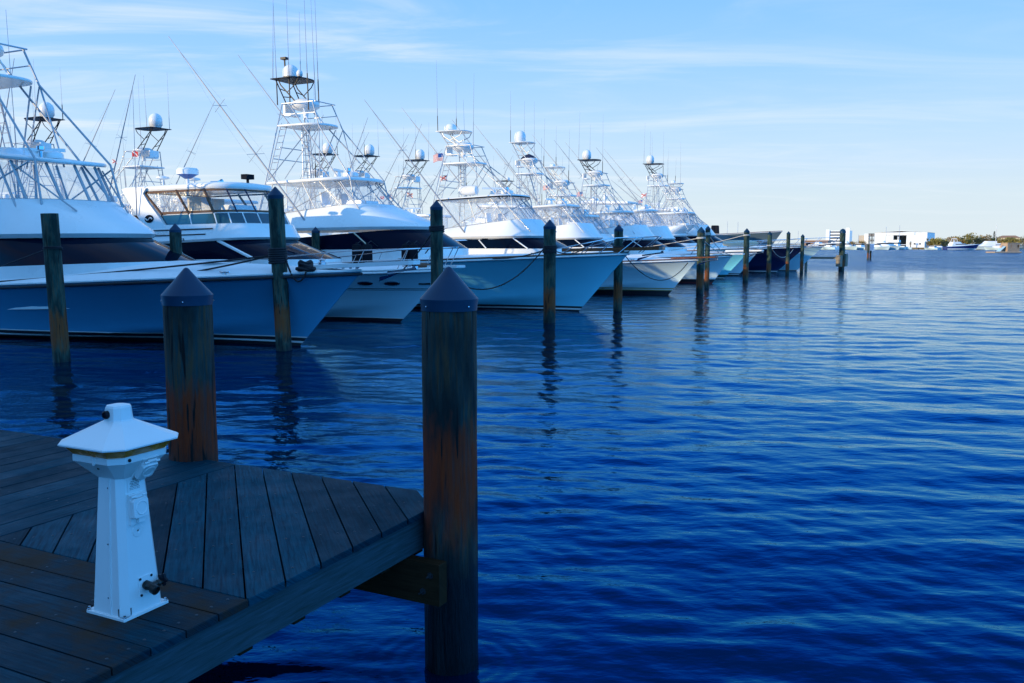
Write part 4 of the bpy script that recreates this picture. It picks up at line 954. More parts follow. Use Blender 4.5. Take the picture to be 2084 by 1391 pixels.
def cruiser():
    root = thing('motor_cruiser', 'white motor cruiser with brown framed clear curtains and two portholes in its grey hull', 'boat', ST['CR'], BOATS_RZ, None, BK)
    P = dict(L=13.5, B=4.7, tip=(1.97, 1.84), zst=1.35, crown=0.34, uw=0.34, boot=[(0.10, 'boot_black'), (0.13, 'boot_white')], toemat='gel', fs=0.66, cleats=[(0.08, -1), (0.08, 1), (0.36, -1)])
    hull = make_hull(P, root, 'hull_grey'); sh = hull_shape(P); zs, hs, hw, xf, hf = sh
    def on_hull(x, z):
        lo, hi = 0.0, 1.0
        for _ in range(40):
            m = (lo + hi) / 2
            if xf(m, z) > x: lo = m
            else: hi = m
        y = hf(lo, z); y2 = hf(lo + 0.02, z); t = Vector((xf(lo + 0.02, z) - xf(lo, z), -(y2 - y), 0)).normalized()
        yu = hf(lo, z + 0.1); upv = (Vector((xf(lo, z + 0.1) - x, -(yu - y), 0.1))); upv = (upv - t * upv.dot(t)).normalized()
        return Vector((x, -y, z)), t, upv
    for x, nm in ((-0.75, 'porthole'), (0.10, 'porthole'), (-2.6, 'porthole')):
        c, t, u = on_hull(x, 1.36); n = t.cross(u); n = n if n.y < 0 else -n
        el = lambda a, b, d: [c + n * d + t * a * math.cos(w) + u * b * math.sin(w) for w in np.linspace(0, 2 * PI, 25)[:-1]]
        mb = MB(); mb.loft([el(0.27, 0.095, 0.0), el(0.27, 0.095, 0.025), el(0.22, 0.068, 0.03), el(0.22, 0.068, 0.012)], True); p = mb.build(nm, M['steel'], hull)
        mb = MB(); e = el(0.225, 0.07, 0.016); mb.add(e, [tuple(range(24))], 0, False); mb.build('pane', M['glass'], p)
    c, t, u = on_hull(1.1, 1.34); mb = MB(); mb.box(c, (0.4, 0.03, 0.07), Matrix.Rotation(math.atan2(t.y, t.x), 3, 'Z')); mb.build('vent', M['black'], hull)
    mb = MB(); mb.tube([on_hull(x, 1.16)[0] for x in np.linspace(1.15, -8, 24)], 0.014, 5); mb.tube([on_hull(x, 1.11)[0] for x in np.linspace(1.1, -8, 24)], 0.008, 5); mb.build('hull_stripe', M['black'], hull)
    g0 = ring(-2.9, -9.6, 1.95, 2.14, 2.1, 2.6, 2.1); g1 = ring(-5.3, -9.5, 1.9, 2.84, 2.66, 1.8, 2.4)
    mb = MB(); mb.loft([rscale(g0, -1.0), g0], True); mb.build('cabin', M['gel'], root)
    mb = MB(); mb.loft([g0] + [[lerp3(a, b, t) for a, b in zip(g0, g1)] for t in (0.33, 0.66)] + [g1], True); w = mb.build('window', M['glass'], root)
    for k, rr_ in ((7, 0.06), (nn_(7), 0.06), (2, 0.03), (nn_(2), 0.03)): mb = MB(); mb.tube([g0[k], g1[k]], rr_, 6); mb.build('mullion', M['gel'], w)
    b0 = ring(-5.25, -10.6, 1.95, 2.84, 2.62, 1.6, 2.4); b1 = ring(-5.15, -10.7, 2.0, 2.92, 2.7, 1.6, 2.4); b2 = ring(-5.3, -10.6, 1.93, 3.10, 2.95, 1.5, 2.5); b3 = ring(-5.45, -10.4, 1.80, 3.40, 3.34, 1.4, 2.6)
    mb = MB(); mb.loft([b0, b1, b2, b3, rscale(b3, 0.02, 0.95)], True, cap=True); fly = mb.build('flybridge', M['gel'], root, 25)
    mb = MB()
    for z0, y, xa, xb in ((3.02, 1.955, -7.0, -10.2), (3.22, 1.895, -6.7, -10.2)): mb.tube([(xa, -y, z0), (xb, -y, z0 - 0.07)], 0.022, 6)
    mb.build('side_groove', M['boot_black'], fly)
    Mx = Matrix.Translation((-8.35, -2.005, 2.83)) @ Matrix.Rotation(rad(2), 4, 'Y') @ Matrix.Rotation(PI / 2, 4, 'X')
    text_mesh('registration_number', 'MD 6247 CB', 0.135, 'black', fly, Mx)
    mb = MB(); pts = []
    for i in range(64): pts.append((-10.0 + i * 0.021 + 0.035 * math.sin(i * 0.9), -1.972, 3.06 + 0.045 * math.sin(i * 0.83) * (1.6 if i % 23 < 6 else 0.8)))
    mb.tube(pts, 0.011, 4); mb.build('name_script', M['boot_white'], fly)
    v0 = ring(-5.55, -9.3, 1.72, 3.41, 3.36, 1.4, 2.6); v1 = ring(-5.78, -9.4, 1.66, 3.80, 3.74, 1.35, 2.6)
    mb = MB(); mb.loft([v0, v1], True); vs = mb.build('wind_screen', M['teal_glass'], root)
    mb = MB()
    for k in (3, 6, 9, 12, 15, 18, 21, 24, 27, nn_(3)): mb.tube([v0[k], v1[k]], 0.025, 6)
    mb.tube(v1, 0.02, 5, True); mb.build('screen_frame', M['gel'], vs)
    h1 = ring(-6.35, -10.4, 1.58, 4.66, 4.62, 1.3, 2.6)
    lv = lambda t: [lerp3(a, b, t) for a, b in zip(v1, h1)]
    mb = MB(); mb.loft([lv(0.1), lv(0.35), lv(0.6), lv(0.93)], True); en = mb.build('enclosure', M['vinyl'], root, 40)
    mb = MB(); o_ = lambda rg: rscale(rg, 0, 1.006)
    mb.loft([o_(lv(0.0)), o_(lv(0.12))], True); mb.loft([o_(lv(0.92)), o_(lv(1.0))], True)
    for k in (0, 3, 6): mb.tube([o_(v1)[k], o_(h1)[k]], 0.05, 6); mb.tube([o_(v1)[nn_(k)], o_(h1)[nn_(k)]], 0.05, 6)
    mb.build('enclosure_frame', M['brown'], en)
    mb = MB()
    for k in (11, 15, 19, 23): mb.tube([v1[k], h1[k]], 0.03, 6)
    mb.build('front_seam', M['navycloth'], en)
    hr = ring(-6.3, -11.5, 1.6, 4.68, 4.62, 1.5, 2.6)
    mb = MB(); slab(mb, hr, 0.2); mb.build('hardtop', M['gel'], root, 50)
    for s in (-1, 1):
        mb = MB(); prof = [(-10.1, 3.0), (-9.1, 3.3), (-9.45, 3.65), (-10.05, 4.2), (-10.35, 4.55), (-10.2, 4.75), (-11.5, 4.75), (-11.3, 4.5), (-10.95, 4.1), (-10.4, 3.5)]
        ii = [(x, s * (1.70 - 0.06 * (z - 3)), z) for x, z in prof]; oo = [(x, s * (1.86 - 0.1 * (z - 3)), z) for x, z in prof]
        mb.loft([ii, oo], True, cap=True, smooth=False); a = mb.build('radar_arch_leg', M['gel'], root)
        if s < 0:
            c = Vector((-9.95, -1.815, 3.60)); mb = MB()
            e = [c + Vector((0.23 * math.cos(w), -0.004 + 0.1 * 0.15 * math.sin(w), 0.15 * math.sin(w))) for w in np.linspace(0, 2 * PI, 25)[:-1]]
            mb.add(e, [tuple(range(24))], 0, False)
            mb.tube([c + Vector((t * 0.2, -0.012 + 0.0 * t, 0.05 * math.sin(t * 4))) for t in np.linspace(-0.85, 0.85, 12)], 0.022, 5, False, 1)
            mb.build('emblem', [M['blackcloth'], M['gel']], a)
    mb = MB(); e0 = ring(-10.6, -12.2, 1.6, 3.3, 3.3, 0.2, 3); e1 = ring(-11.2, -11.9, 1.5, 4.6, 4.6, 0.2, 3)
    mb.loft([e0, [lerp3(a, b, 0.35) for a, b in zip(e0, e1)]], True, mi=1); mb.loft([[lerp3(a, b, 0.35) for a, b in zip(e0, e1)], e1], True, mi=0); mb.build('aft_curtain', [M['vinyl'], M['brown']], root)
    mb = MB(); mb.box((-7.4, 0.2, 3.75), (0.8, 1.4, 0.75), None, 0, 0.8); mb.build('helm_console', M['gel'], root)
    for y in (-0.6, 0.6):
        mb = MB(); mb.box((-8.6, y, 3.85), (0.55, 0.6, 0.14)); mb.box((-8.88, y, 4.15), (0.1, 0.6, 0.55)); mb.build('helm_seat', M['cream'], root)
    mb = MB(); mb.lathe([(0.05, 0), (0.07, 0.25), (0.10, 0.28)], (-9.7, -0.1, 4.92), 12, mi=0); mb.lathe([(0.12, 0.26), (0.34, 0.40), (0.40, 0.42)], (-9.7, -0.1, 4.92), 22, mi=1); mb.lathe([(0.41, 0.42), (0.42, 0.58), (0.36, 0.66), (0.03, 0.69)], (-9.7, -0.1, 4.92), 22, mi=0); mb.build('radar_dome', [M['gel'], M['bluepaint']], root)
    for x, y in ((-10.6, -0.5), (-10.1, 0.6)):
        mb = MB(); mb.lathe([(0.03, 0), (0.04, 0.22), (0.25, 0.27), (0.24, 0.33), (0.03, 0.38)], (x, y, 4.92), 14); mb.build('mushroom_antenna', M['gel'], root)
    mb = MB(); mb.tube([(-8.1, -0.5, 4.98), (-7.75, -0.5, 4.98)], 0.035, 8); mb.lathe([(0.03, 0), (0.10, 0.2)], (-7.75, -0.5, 4.98), 10, Matrix.Rotation(PI / 2, 3, 'Y')); mb.build('horn', M['steel'], root)
    mb = MB(); mb.tube([(-6.75, 0, 4.9), (-6.75, 0, 5.08)], 0.05, 8); mb.box((-6.75, 0, 5.16), (0.28, 0.4, 0.18)); mb.build('searchlight', M['blackcloth'], root)
    antenna(root, (-10.55, -1.85, 3.75), 4.6, (0.02, 0), 0.018)
    bow_rail(root, sh, 0.52, 0.0, 0.45, 0.72, 0.25)
    pulpit(root, (1.95, 1.84), 0.5, 0.6, 'gel', 0.08, False, 1.0, 0.02)
    mb = MB(); mb.lathe([(0.26, 0), (0.27, 0.05), (0.20, 0.11), (0.02, 0.14)], (1.1, -0.25, 1.9), 16); mb.build('bow_cushion', M['brown'], root)

# ------------------------------------------------------------------ pilings, ropes, fenders
def marina():
    pl = {}
    L = dict(
        A=(126, 737, 33, 435, 'flat topped green grey piling without a cap beside the big pale blue yacht', dict(cap=False, lean=(0, rad(-1.6), 0))),
        B=(578, 713, 31, 380, 'tall black capped piling wrapped in dark rope at the bow of the pale blue yacht', dict(lean=(0, rad(-1.5), 0))),
        D=(1118, 657, 25, 447, 'stout black capped piling with rust brown stain in front of the teal hull', {}),
        E=(1257, 634, 18, 457, 'black capped piling half hidden behind the tan pulpit, in front of the gold striped hull', {}),
        F=(1424, 598, 15, 462, 'black capped piling tied with pale rope, in front of the overlapping white bows', {}),
        Gp=(1517, 573, 11, 465, 'black capped piling at the tip of the seafoam bow', {}),
        I=(1564, 562, 9, 471, 'slim black capped piling against the middle of the navy hull', {}),
        J=(1602, 560, 7.5, 471, 'thin black capped piling near the tip of the navy bow', {}),
        K=(1631, 557, 7, 477, 'thinnest black capped piling, beside the last grey bow', {}))
    for k, (px, py, w, yt, lab, kw) in L.items():
        lean = kw.pop('lean', None)
        pl[k] = piling(px, py, w, yt, lab, lean=lean, **kw)
    def byD(key, px, Y, w, yt, lab):
        p = at(px, 500, Y); pl[key] = piling(0, 0, w, yt, lab, pos=(p.x, p.y, 0))
    byD('C', 889, 26.2, 25, 408, 'black capped piling with dark rope wraps beside the cruiser bow rail')
    byD('c1', 358, 26.5, 23, 455, 'short looking black capped piling between the pale blue yacht and the cruiser')
    byD('c2', 643, 39, 16, 462, 'black capped piling with a pale ring in front of the warm lit house side windows')
    byD('c3', 987, 52, 12.5, 472, 'small sunlit black capped piling beyond the teal hull')
    byD('c4', 1440, 55, 10, 460, 'black capped piling standing right behind the one with pale rope')
    # foreground pair
    piling(0, 0, 0, 0, 'massive dark piling with cone cap bolted at the dock corner', pos=(PILc.x, PILc.y, 0), r=0.172, ztop=at(914, 543, PILc.y).z, near=True, group='capped pilings of the near dock')
    q = dk(-0.22, 2.345); piling(0, 0, 0, 0, 'dark piling with black cone cap behind the white power pedestal', pos=(q.x, q.y, 0), r=0.185, ztop=at(378, 545, q.y).z, near=True, group='capped pilings of the near dock')
    # far mooring post with timber blocks
    p = G(1712, 552); root = thing('mooring_post', 'mooring post clamped between timber blocks at the end of the row', 'mooring post', p, 0.4)
    mb = MB(); mb.lathe([(0.30, -1.5), (0.28, 3.9)], (0, 0, 0), 14); mb.build('post', M['post'], root)
    mb = MB(); mb.lathe([(0.31, 3.85), (0.31, 4.0), (0.22, 4.2), (0.03, 4.3)], (0, 0, 0), 14); mb.build('cap', M['capblack'], root)
    for x, y, h in ((-0.42, -0.1, 1.15), (0.48, 0.1, 1.3)):
        mb = MB(); mb.box((x, y, h / 2 + 0.45), (0.3, 0.6, h)); mb.build('timber_block', M['paletimber'], root)
    a = G(1711, 552); b = at(1640, 526, 93); root = thing('timber_walkway', 'narrow timber beam walkway running behind the last bow to the mooring post', 'walkway', a, 0)
    d = Vector((b.x - a.x, b.y - a.y, 0)); ln = d.length; Mx = Matrix.Rotation(math.atan2(d.y, d.x), 3, 'Z')
    mb = MB(); mb.box(Vector((d.x / 2, d.y / 2, 1.32)), (ln, 0.5, 0.22), Mx); mb.build('beam', M['paletimber'], root)
    mb = MB(); mb.lathe([(0.16, -1.5), (0.15, 1.15)], (d.x * 0.99, d.y * 0.99, 0), 10); mb.build('support_pile', M['paletimber'], root)
    # ropes
    def wrapz(key, py): return pl[key].location, at(0, py, pl[key].location.y).z
    g = 'dark mooring ropes tied round pilings'
    S = ST
    p, z = wrapz('B', 518)
    b1 = lambda x, y, zz: bw(S['B1'], x, y, zz)
    rr = 0.5 * 31 * p.y / FPX
    p = p.copy(); p.x -= 0.09
    coil('mooring_rope', p, rr * 0.96, z - 0.25, 7, 'dark rope coiled thickly round the tall piling with lines to the pale blue yacht', [(b1(-9.6, -2.75, 1.55), 0.05), (b1(-9.6, -2.7, 1.38), 0.28), (b1(0.9, -0.75, 1.98), 0.42)], rr=0.03, group=g)
    p, z = wrapz('A', 508); p = p.copy(); p.x -= 0.06; coil('mooring_rope', p, 0.18, z, 2, 'thin dark rope looped round the flat topped piling', [(b1(-10.5, -2.7, 1.5), 0.02)], rr=0.016, group=g)
    p, z = wrapz('C', 465); coil('mooring_rope', p, 0.18, z - 0.1, 3, 'dark rope slanting from the roped piling down to the cruiser bow cleat', [(bw(S['CR'], 0.75, -0.9, 1.86), 0.06), (bw(S['S2'], -5.6, -2.5, 2.3), 0.1)], rr=0.028, group=g)
    p, z = wrapz('D', 510); coil('mooring_rope', p, 0.205, z - 0.1, 5, 'dark rope sagging across the teal hull from the rust stained piling', [(bw(S['CR'], 2.0, 0.1, 1.45), 0.75), (bw(S['S2'], -2.9, -1.9, 2.1), 0.1), (bw(S['S2'], 0.2, -0.5, 2.38), 0.12)], rr=0.027, group=g)
    p, z = wrapz('E', 508); coil('mooring_rope', p, 0.19, z - 0.08, 4, 'dark rope looping down over the gold striped hull from its piling', [(bw(S['S3'], 1.1, -0.35, 1.7), 1.1)], rr=0.027, group=g)
    p, z = wrapz('F', 487); coil('mooring_rope', p, 0.21, z, 2, 'pale rope running from the piling across the dark windows', [(bw(S['S4'], -6.8, -2.2, 2.2), 0.1), (bw(S['S4'], -1.2, -1.2, 1.95), 0.05), (bw(S['S4'], 0.8, -0.3, 1.95), 0.1)], rr=0.026, mat='rope_w', group='pale mooring ropes tied round pilings')
    p, z = wrapz('c4', 480); coil('mooring_rope', p, 0.16, z, 3, 'pale rope knotted round the piling behind and hanging to the bow', [(bw(S['S4'], 1.2, 0.2, 1.95), 0.3), (bw(S['S4b'], 0.5, 0, 1.9), 0.3)], rr=0.03, mat='rope_w', group='pale mooring ropes tied round pilings')
    p, z = wrapz('Gp', 481); coil('mooring_rope', p, 0.2, z, 2, 'pale rope leading from the seafoam bow piling back to a deck', [(bw(S['S5'], -3.6, -1.9, 2.2), 0.1)], rr=0.03, mat='rope_w', group='pale mooring ropes tied round pilings')
    p, z = wrapz('I', 502); coil('mooring_rope', p, 0.2, z, 2, 'pale rope sagging over the navy hull from the slim piling', [(bw(S['S6'], 1.6, -0.5, 2.2), 0.9), (bw(S['S5'], 1.2, 0, 2.2), 0.1)], rr=0.03, mat='rope_w', group='pale mooring ropes tied round pilings')
    # rope heap on the pale blue bow
    mb = MB(); c = bw(S['B1'], 0.78, -0.62, 2.02)
    for i in range(7):
        a0 = i * 0.9; mb.tube([c + Vector(((0.24 - 0.02 * i) * math.cos(t + a0), (0.17 - 0.012 * i) * math.sin(t), 0.03 + i * 0.03 + 0.03 * math.sin(2 * t + a0))) for t in np.linspace(0, 2 * PI, 15)[:-1]], 0.035, 6, True)
    tag(mb.build('rope_heap', M['rope'], None, None), 'heap of dark rope on the bow of the pale blue yacht', 'rope')
    # tall black fenders hung between the cruiser and the teal hull
    for i, (px, lab) in enumerate(((727, 'tall black fender, cruiser side of the pair left of the dark windshield'), (748, 'tall black fender, sunward mate of the pair left of the dark windshield'), (826, 'tall black fender, slimmer one of the pair under the dark windshield'), (842, 'tall black fender touching the white rail post, under the dark windshield'))):
        c = at(px, 535, 35.5 - (px - 727) * 0.01); zt = at(px, 497, c.y).z
        r = 0.205 if i < 2 else 0.17; hgt = 0.78
        root = thing('fender', lab, 'fender', (c.x, c.y, 0), 0, 'tall black fenders between the cruiser and the teal hull')
        mb = MB(); mb.lathe([(0.05, zt - hgt - 0.08), (r * 0.8, zt - hgt), (r, zt - hgt + 0.08), (r, zt - 0.12), (r * 0.8, zt - 0.02), (r * 0.3, zt), (r * 0.2, zt + 0.05), (0.02, zt + 0.06)], (0, 0, 0), 16); mb.build('body', M['blackcloth'], root)
        mb = MB(); mb.tube([(0, 0, zt), (0.1, 0.3, zt + 0.12), (0.3, 0.8, zt - 0.1)], 0.016, 5); mb.build('lanyard', M['rope'], root)
# ------------------------------------------------------------------ power pedestal
def octo(h, c, z, hy=None):
    hy = h if hy is None else hy
    return [(h, hy - c, z), (h - c, hy, z), (-(h - c), hy, z), (-h, hy - c, z), (-h, -(hy - c), z), (-(h - c), -hy, z), (h - c, -hy, z), (h, -(hy - c), z)]
def pedestal():
    root = thing('power_pedestal', 'white plastic dock power pedestal with lighthouse cap, outlets and dark hose tap', 'power pedestal', dk(2.115, 0.325, 0.001), DROT)
    mb = MB(); mb.loft([octo(0.128, 0.004, 0), octo(0.128, 0.004, 0.011), octo(0.126, 0.004, 0.013)], True, cap=True, smooth=False); base = mb.build('base_plate', M['ped'], root)
    for x, y in ((0.121, -0.121), (-0.121, 0.121), (0.121, 0.121), (-0.121, -0.121)):
        mb = MB(); mb.lathe([(0.009, 0.013), (0.009, 0.018), (0.006, 0.018), (0.006, 0.027), (0.001, 0.028)], (x * 0.97, y * 0.97, 0), 6)
        mb.build('anchor_bolt', M['steel'], base)
    hz = lambda z: 0.118 - 0.038 * (z / 0.66)
    mb = MB(); mb.loft([octo(hz(z), 0.030 - 0.004 * z, z) for z in (0.012, 0.2, 0.45, 0.66)], True, cap=True, smooth=False)
    body = mb.build('body', M['ped'], root)
    mb = MB()                                    # cover seam down the left side with its screws
    mb.loft([[(hz(z) - 0.002, 0.028 + e, z), (hz(z) + 0.006, 0.028 + e, z), (hz(z) + 0.006, 0.034 + e, z), (hz(z) - 0.002, 0.034 + e, z)] for z, e in ((0.013, 0.0), (0.66, -0.012))], True, cap=True, smooth=False)
    mb.build('cover_seam', M['ped'], body)
    for z in (0.09, 0.34, 0.60): mb = MB(); mb.lathe([(0.004, 0), (0.004, 0.002), (0.001, 0.003)], (hz(z), 0.012 - 0.008 * z, z), 8, Matrix.Rotation(PI / 2, 3, 'Y')); mb.build('cover_screw', M['steel'], body)
    # collar, lens, cap
    mb = MB(); mb.loft([octo(0.082, 0.026, 0.645), octo(0.158, 0.050, 0.728), octo(0.165, 0.052, 0.734), octo(0.165, 0.052, 0.760), octo(0.160, 0.052, 0.764)], True, cap=True, smooth=False); col = mb.build('collar', M['ped'], root)
    mb = MB(); mb.loft([octo(0.162, 0.052, 0.764), octo(0.194, 0.060, 0.806)], True, cap=True, smooth=False); mb.build('amber_lens', M['amber'], root)
    mb = MB(); mb.loft([octo(0.194, 0.060, 0.806), octo(0.211, 0.066, 0.806), octo(0.212, 0.066, 0.812), octo(0.208, 0.065, 0.817), octo(0.057, 0.024, 0.902), octo(0.054, 0.023, 0.908), octo(0.050, 0.023, 0.962), octo(0.045, 0.021, 0.972), octo(0.02, 0.01, 0.977)], True, cap=True, smooth=False); cap = mb.build('cap', M['ped'], root)
    mb = MB(); mb.lathe([(0.019, 0), (0.019, 0.014), (0.015, 0.018), (0.014, 0.010), (0.001, 0.012)], (0.051, -0.012, 0.933), 20, Matrix.Rotation(PI / 2, 3, 'Y')); mb.build('photocell', M['black'], cap)
    for x in (0.09, -0.125): mb = MB(); mb.lathe([(0.008, 0), (0.008, 0.005), (0.001, 0.007)], (x, 0.165, 0.748), 10, Matrix.Rotation(-PI / 2, 3, 'X')); mb.build('collar_screw', M['black'], col)
    mb = MB(); mb.lathe([(0.006, 0), (0.006, 0.004), (0.001, 0.005)], (0.136, 0.02, 0.705), 8, Matrix.Rotation(PI / 2 + 0.7, 3, 'Y')); mb.build('collar_screw', M['black'], col)
    mb = MB(); mb.box((0.168, 0.03, 0.746), (0.008, 0.012, 0.036)); mb.build('collar_clip', M['ped'], col)
    # weatherproof outlet
    def outlet(O, R, parent):
        def T(p): return R @ Vector(p) + O            # local: x across, y out of the face, z up
        def bx(m, c, s): m.box(T(c), s, R)
        m = MB(); bx(m, (0, 0.006, -0.008), (0.088, 0.012, 0.142)); o = m.build('outlet', M['ped'], parent)
        m = MB(); rings = []
        for y, k in ((0.012, 0.98), (0.030, 1.0), (0.037, 0.94)):
            rings.append([T((x * k, y, z * k)) for x, z in ((0.043, 0.030), (0.034, 0.042), (-0.034, 0.042), (-0.043, 0.030), (-0.043, -0.044), (-0.034, -0.050), (0.034, -0.050), (0.043, -0.044))])
        m.loft(rings, True, cap=True, smooth=False)
        bx(m, (-0.005, 0.022, -0.060), (0.034, 0.014, 0.024)); bx(m, (-0.005, 0.022, 0.051), (0.05, 0.012, 0.014))
        m.build('flap', M['ped'], o)
        m = MB(); m.tube([T((0.030 * math.cos(a) - 0.004, 0.037, 0.030 * math.sin(a) - 0.004)) for a in np.linspace(0, 2 * PI, 29)[:-1]], 0.0032, 6, True); m.build('flap_ring', M['ped'], o)
        for x in (-0.03, 0.03): m = MB(); m.tube([T((x - 0.012, 0.026, 0.052)), T((x + 0.012, 0.026, 0.052))], 0.006, 8); m.build('hinge', M['ped'], o)
    Rt = Matrix.Rotation(rad(3.4), 3, 'X')
    outlet(Vector((0.004, hz(0.50), 0.505)), Rt, root)
    outlet(Vector((-0.025, 0.122, 0.695)), Matrix.Rotation(rad(-40), 3, 'X'), root)
    m = MB(); m.box((0.0, hz(0.615) + 0.0015, 0.607), (0.082, 0.004, 0.062), Rt); lab = m.build('instruction_plate', M['ped'], root)
    m = MB()
    for i, (w, z, x) in enumerate(((0.03, 0.630, 0.008), (0.046, 0.623, 0.0), (0.05, 0.6155, 0.0), (0.044, 0.609, 0.0), (0.05, 0.602, 0.0), (0.058, 0.5945, 0.0), (0.054, 0.588, 0.0))):
        xx = x - w / 2; rs = random.Random(i)
        while xx < x + w / 2:
            ww = rs.uniform(0.003, 0.009); m.box((-xx, hz(z) + 0.0042, z), (ww, 0.001, 0.0026 if i < 5 else 0.0014), Rt); xx += ww + 0.0022
    m.build('small_print', M['boot_black'], lab)
    m = MB(); m.lathe([(0.031, 0), (0.031, 0.003), (0.029, 0.005), (0.012, 0.005), (0.010, 0.003), (0.004, 0.003)], (0.006, hz(0.40) - 0.001, 0.392), 28, Matrix.Rotation(-PI / 2, 3, 'X') ); m.build('blank_plug', M['ped'], root)
    m = MB(); m.lathe([(0.004, 0), (0.004, 0.002)], (0.006, hz(0.40) + 0.003, 0.392), 8, Matrix.Rotation(-PI / 2, 3, 'X')); m.build('plug_hole', M['black'], root)
    # hose tap
    z0 = 0.125; y0 = hz(z0)
    m = MB(); m.box((-0.012, y0 + 0.002, z0), (0.078, 0.005, 0.092), Rt); tp = m.build('tap_plate', M['ped'], root)
    for x in (-0.044, 0.020):
        for z in (-0.038, 0.038): m = MB(); m.lathe([(0.0065, 0), (0.0065, 0.004), (0.002, 0.006)], (x, y0 + 0.004 - z * 0.06, z0 + z), 6, Matrix.Rotation(-PI / 2, 3, 'X')); m.build('plate_bolt', M['black'], tp)
    m = MB(); Ry = Matrix.Rotation(-PI / 2 - 0.25, 3, 'X')
    m.lathe([(0.020, 0), (0.022, 0.02), (0.017, 0.026), (0.017, 0.045), (0.023, 0.050), (0.023, 0.072), (0.018, 0.074), (0.016, 0.06), (0.001, 0.06)], (-0.008, y0 + 0.004, z0 + 0.006), 18, Ry)
    m.lathe([(0.012, 0), (0.012, 0.03), (0.016, 0.034), (0.016, 0.046), (0.008, 0.05), (0.007, 0.064)], (-0.018, y0 + 0.026, z0 + 0.0), 14, Matrix.Rotation(-PI / 2, 3, 'Y') @ Matrix.Rotation(-0.15, 3, 'X'))
    tap = m.build('hose_tap', M['brass'], root)
    m = MB(); c = Vector((-0.086, y0 + 0.028, z0 + 0.006))
    prof = [(0.027 + 0.005 * math.cos(5 * a), a) for a in np.linspace(0, 2 * PI, 41)[:-1]]
    rg = lambda x, k: [c + Vector((x, k * r * math.cos(a), k * r * math.sin(a))) for r, a in prof]
    m.loft([rg(0.006, 0.8), rg(0.004, 1), rg(-0.006, 1), rg(-0.009, 0.75)], True, cap=True); m.build('tap_handle', M['black'], tap)
    # steel corner bracket
    m = MB(); zc = 0.014
    k = hz(0.03)
    m.add([(k + 0.004, k - 0.036, 0.0145), (k - 0.036, k + 0.004, 0.0145), (k - 0.038, k + 0.003, 0.050), (k + 0.003, k - 0.038, 0.050), (k + 0.012, k + 0.010, 0.0145)], [(0, 1, 2, 3), (0, 4, 1)], 0, False)
    m.build('corner_bracket', M['steel'], base)
M['brass'] = paint('tarnished_dark_brass', (0.03, 0.028, 0.026), 0.4, 0.6, 0, 0.3, 20)

# ------------------------------------------------------------------ the building behind the camera that keeps the dock and the first boats in shade
def condo():
    NN = Vector((SUN_AZ.y, -SUN_AZ.x, 0))
    c = SUN_AZ * 56 + NN * 1.5; rot = math.atan2(NN.y, NN.x)
    root = thing('waterfront_building', 'tall waterfront building standing behind the dock, out of the photograph', 'building', c, rot)
    Lx, Ly, Hh = 63.0, 14.0, 32.0
    wallm = paint('bluish_bounce_wall', (0.22, 0.28, 0.34), 0.8, 0, 0, 0.06, 0.3)  # bluish grey, set so the unseen walls bounce sky light
    mb = MB(); mb.box((0, 0, Hh / 2), (Lx, Ly, Hh)); mb.build('wall', wallm, root)
    mb = MB(); mb.box((0, 0, Hh + 0.3), (Lx + 1, Ly + 1, 0.6)); mb.build('roof', M['gel'], root)
    for f in range(9):
        mb = MB(); mb.box((0, Ly / 2 + 0.55, 3.2 + f * 3.4), (Lx, 1.1, 0.25)); mb.build('balcony', wallm, root)
        mb = MB()
        mb.box((0, Ly / 2 + 0.02, 4.8 + f * 3.4 - 2.9), (61, 0.06, 2.0))
        mb.build('window', M['glass'], root)
    mb = MB(); mb.box((Lx / 2 + 5.6, 1, 8.0), (11.0, 12, 16.0)); mb.build('shade_wing', wallm, root)  # unseen wing, added and sized to keep the teal hull in shade
    mb = MB(); mb.box((0, 5, -0.35), (110, 40, 0.9)); o = mb.build('quay_ground', wallm, None); o.location = c + SUN_AZ * 12; o.rotation_euler = (0, 0, rot); tag(o, kind='structure')

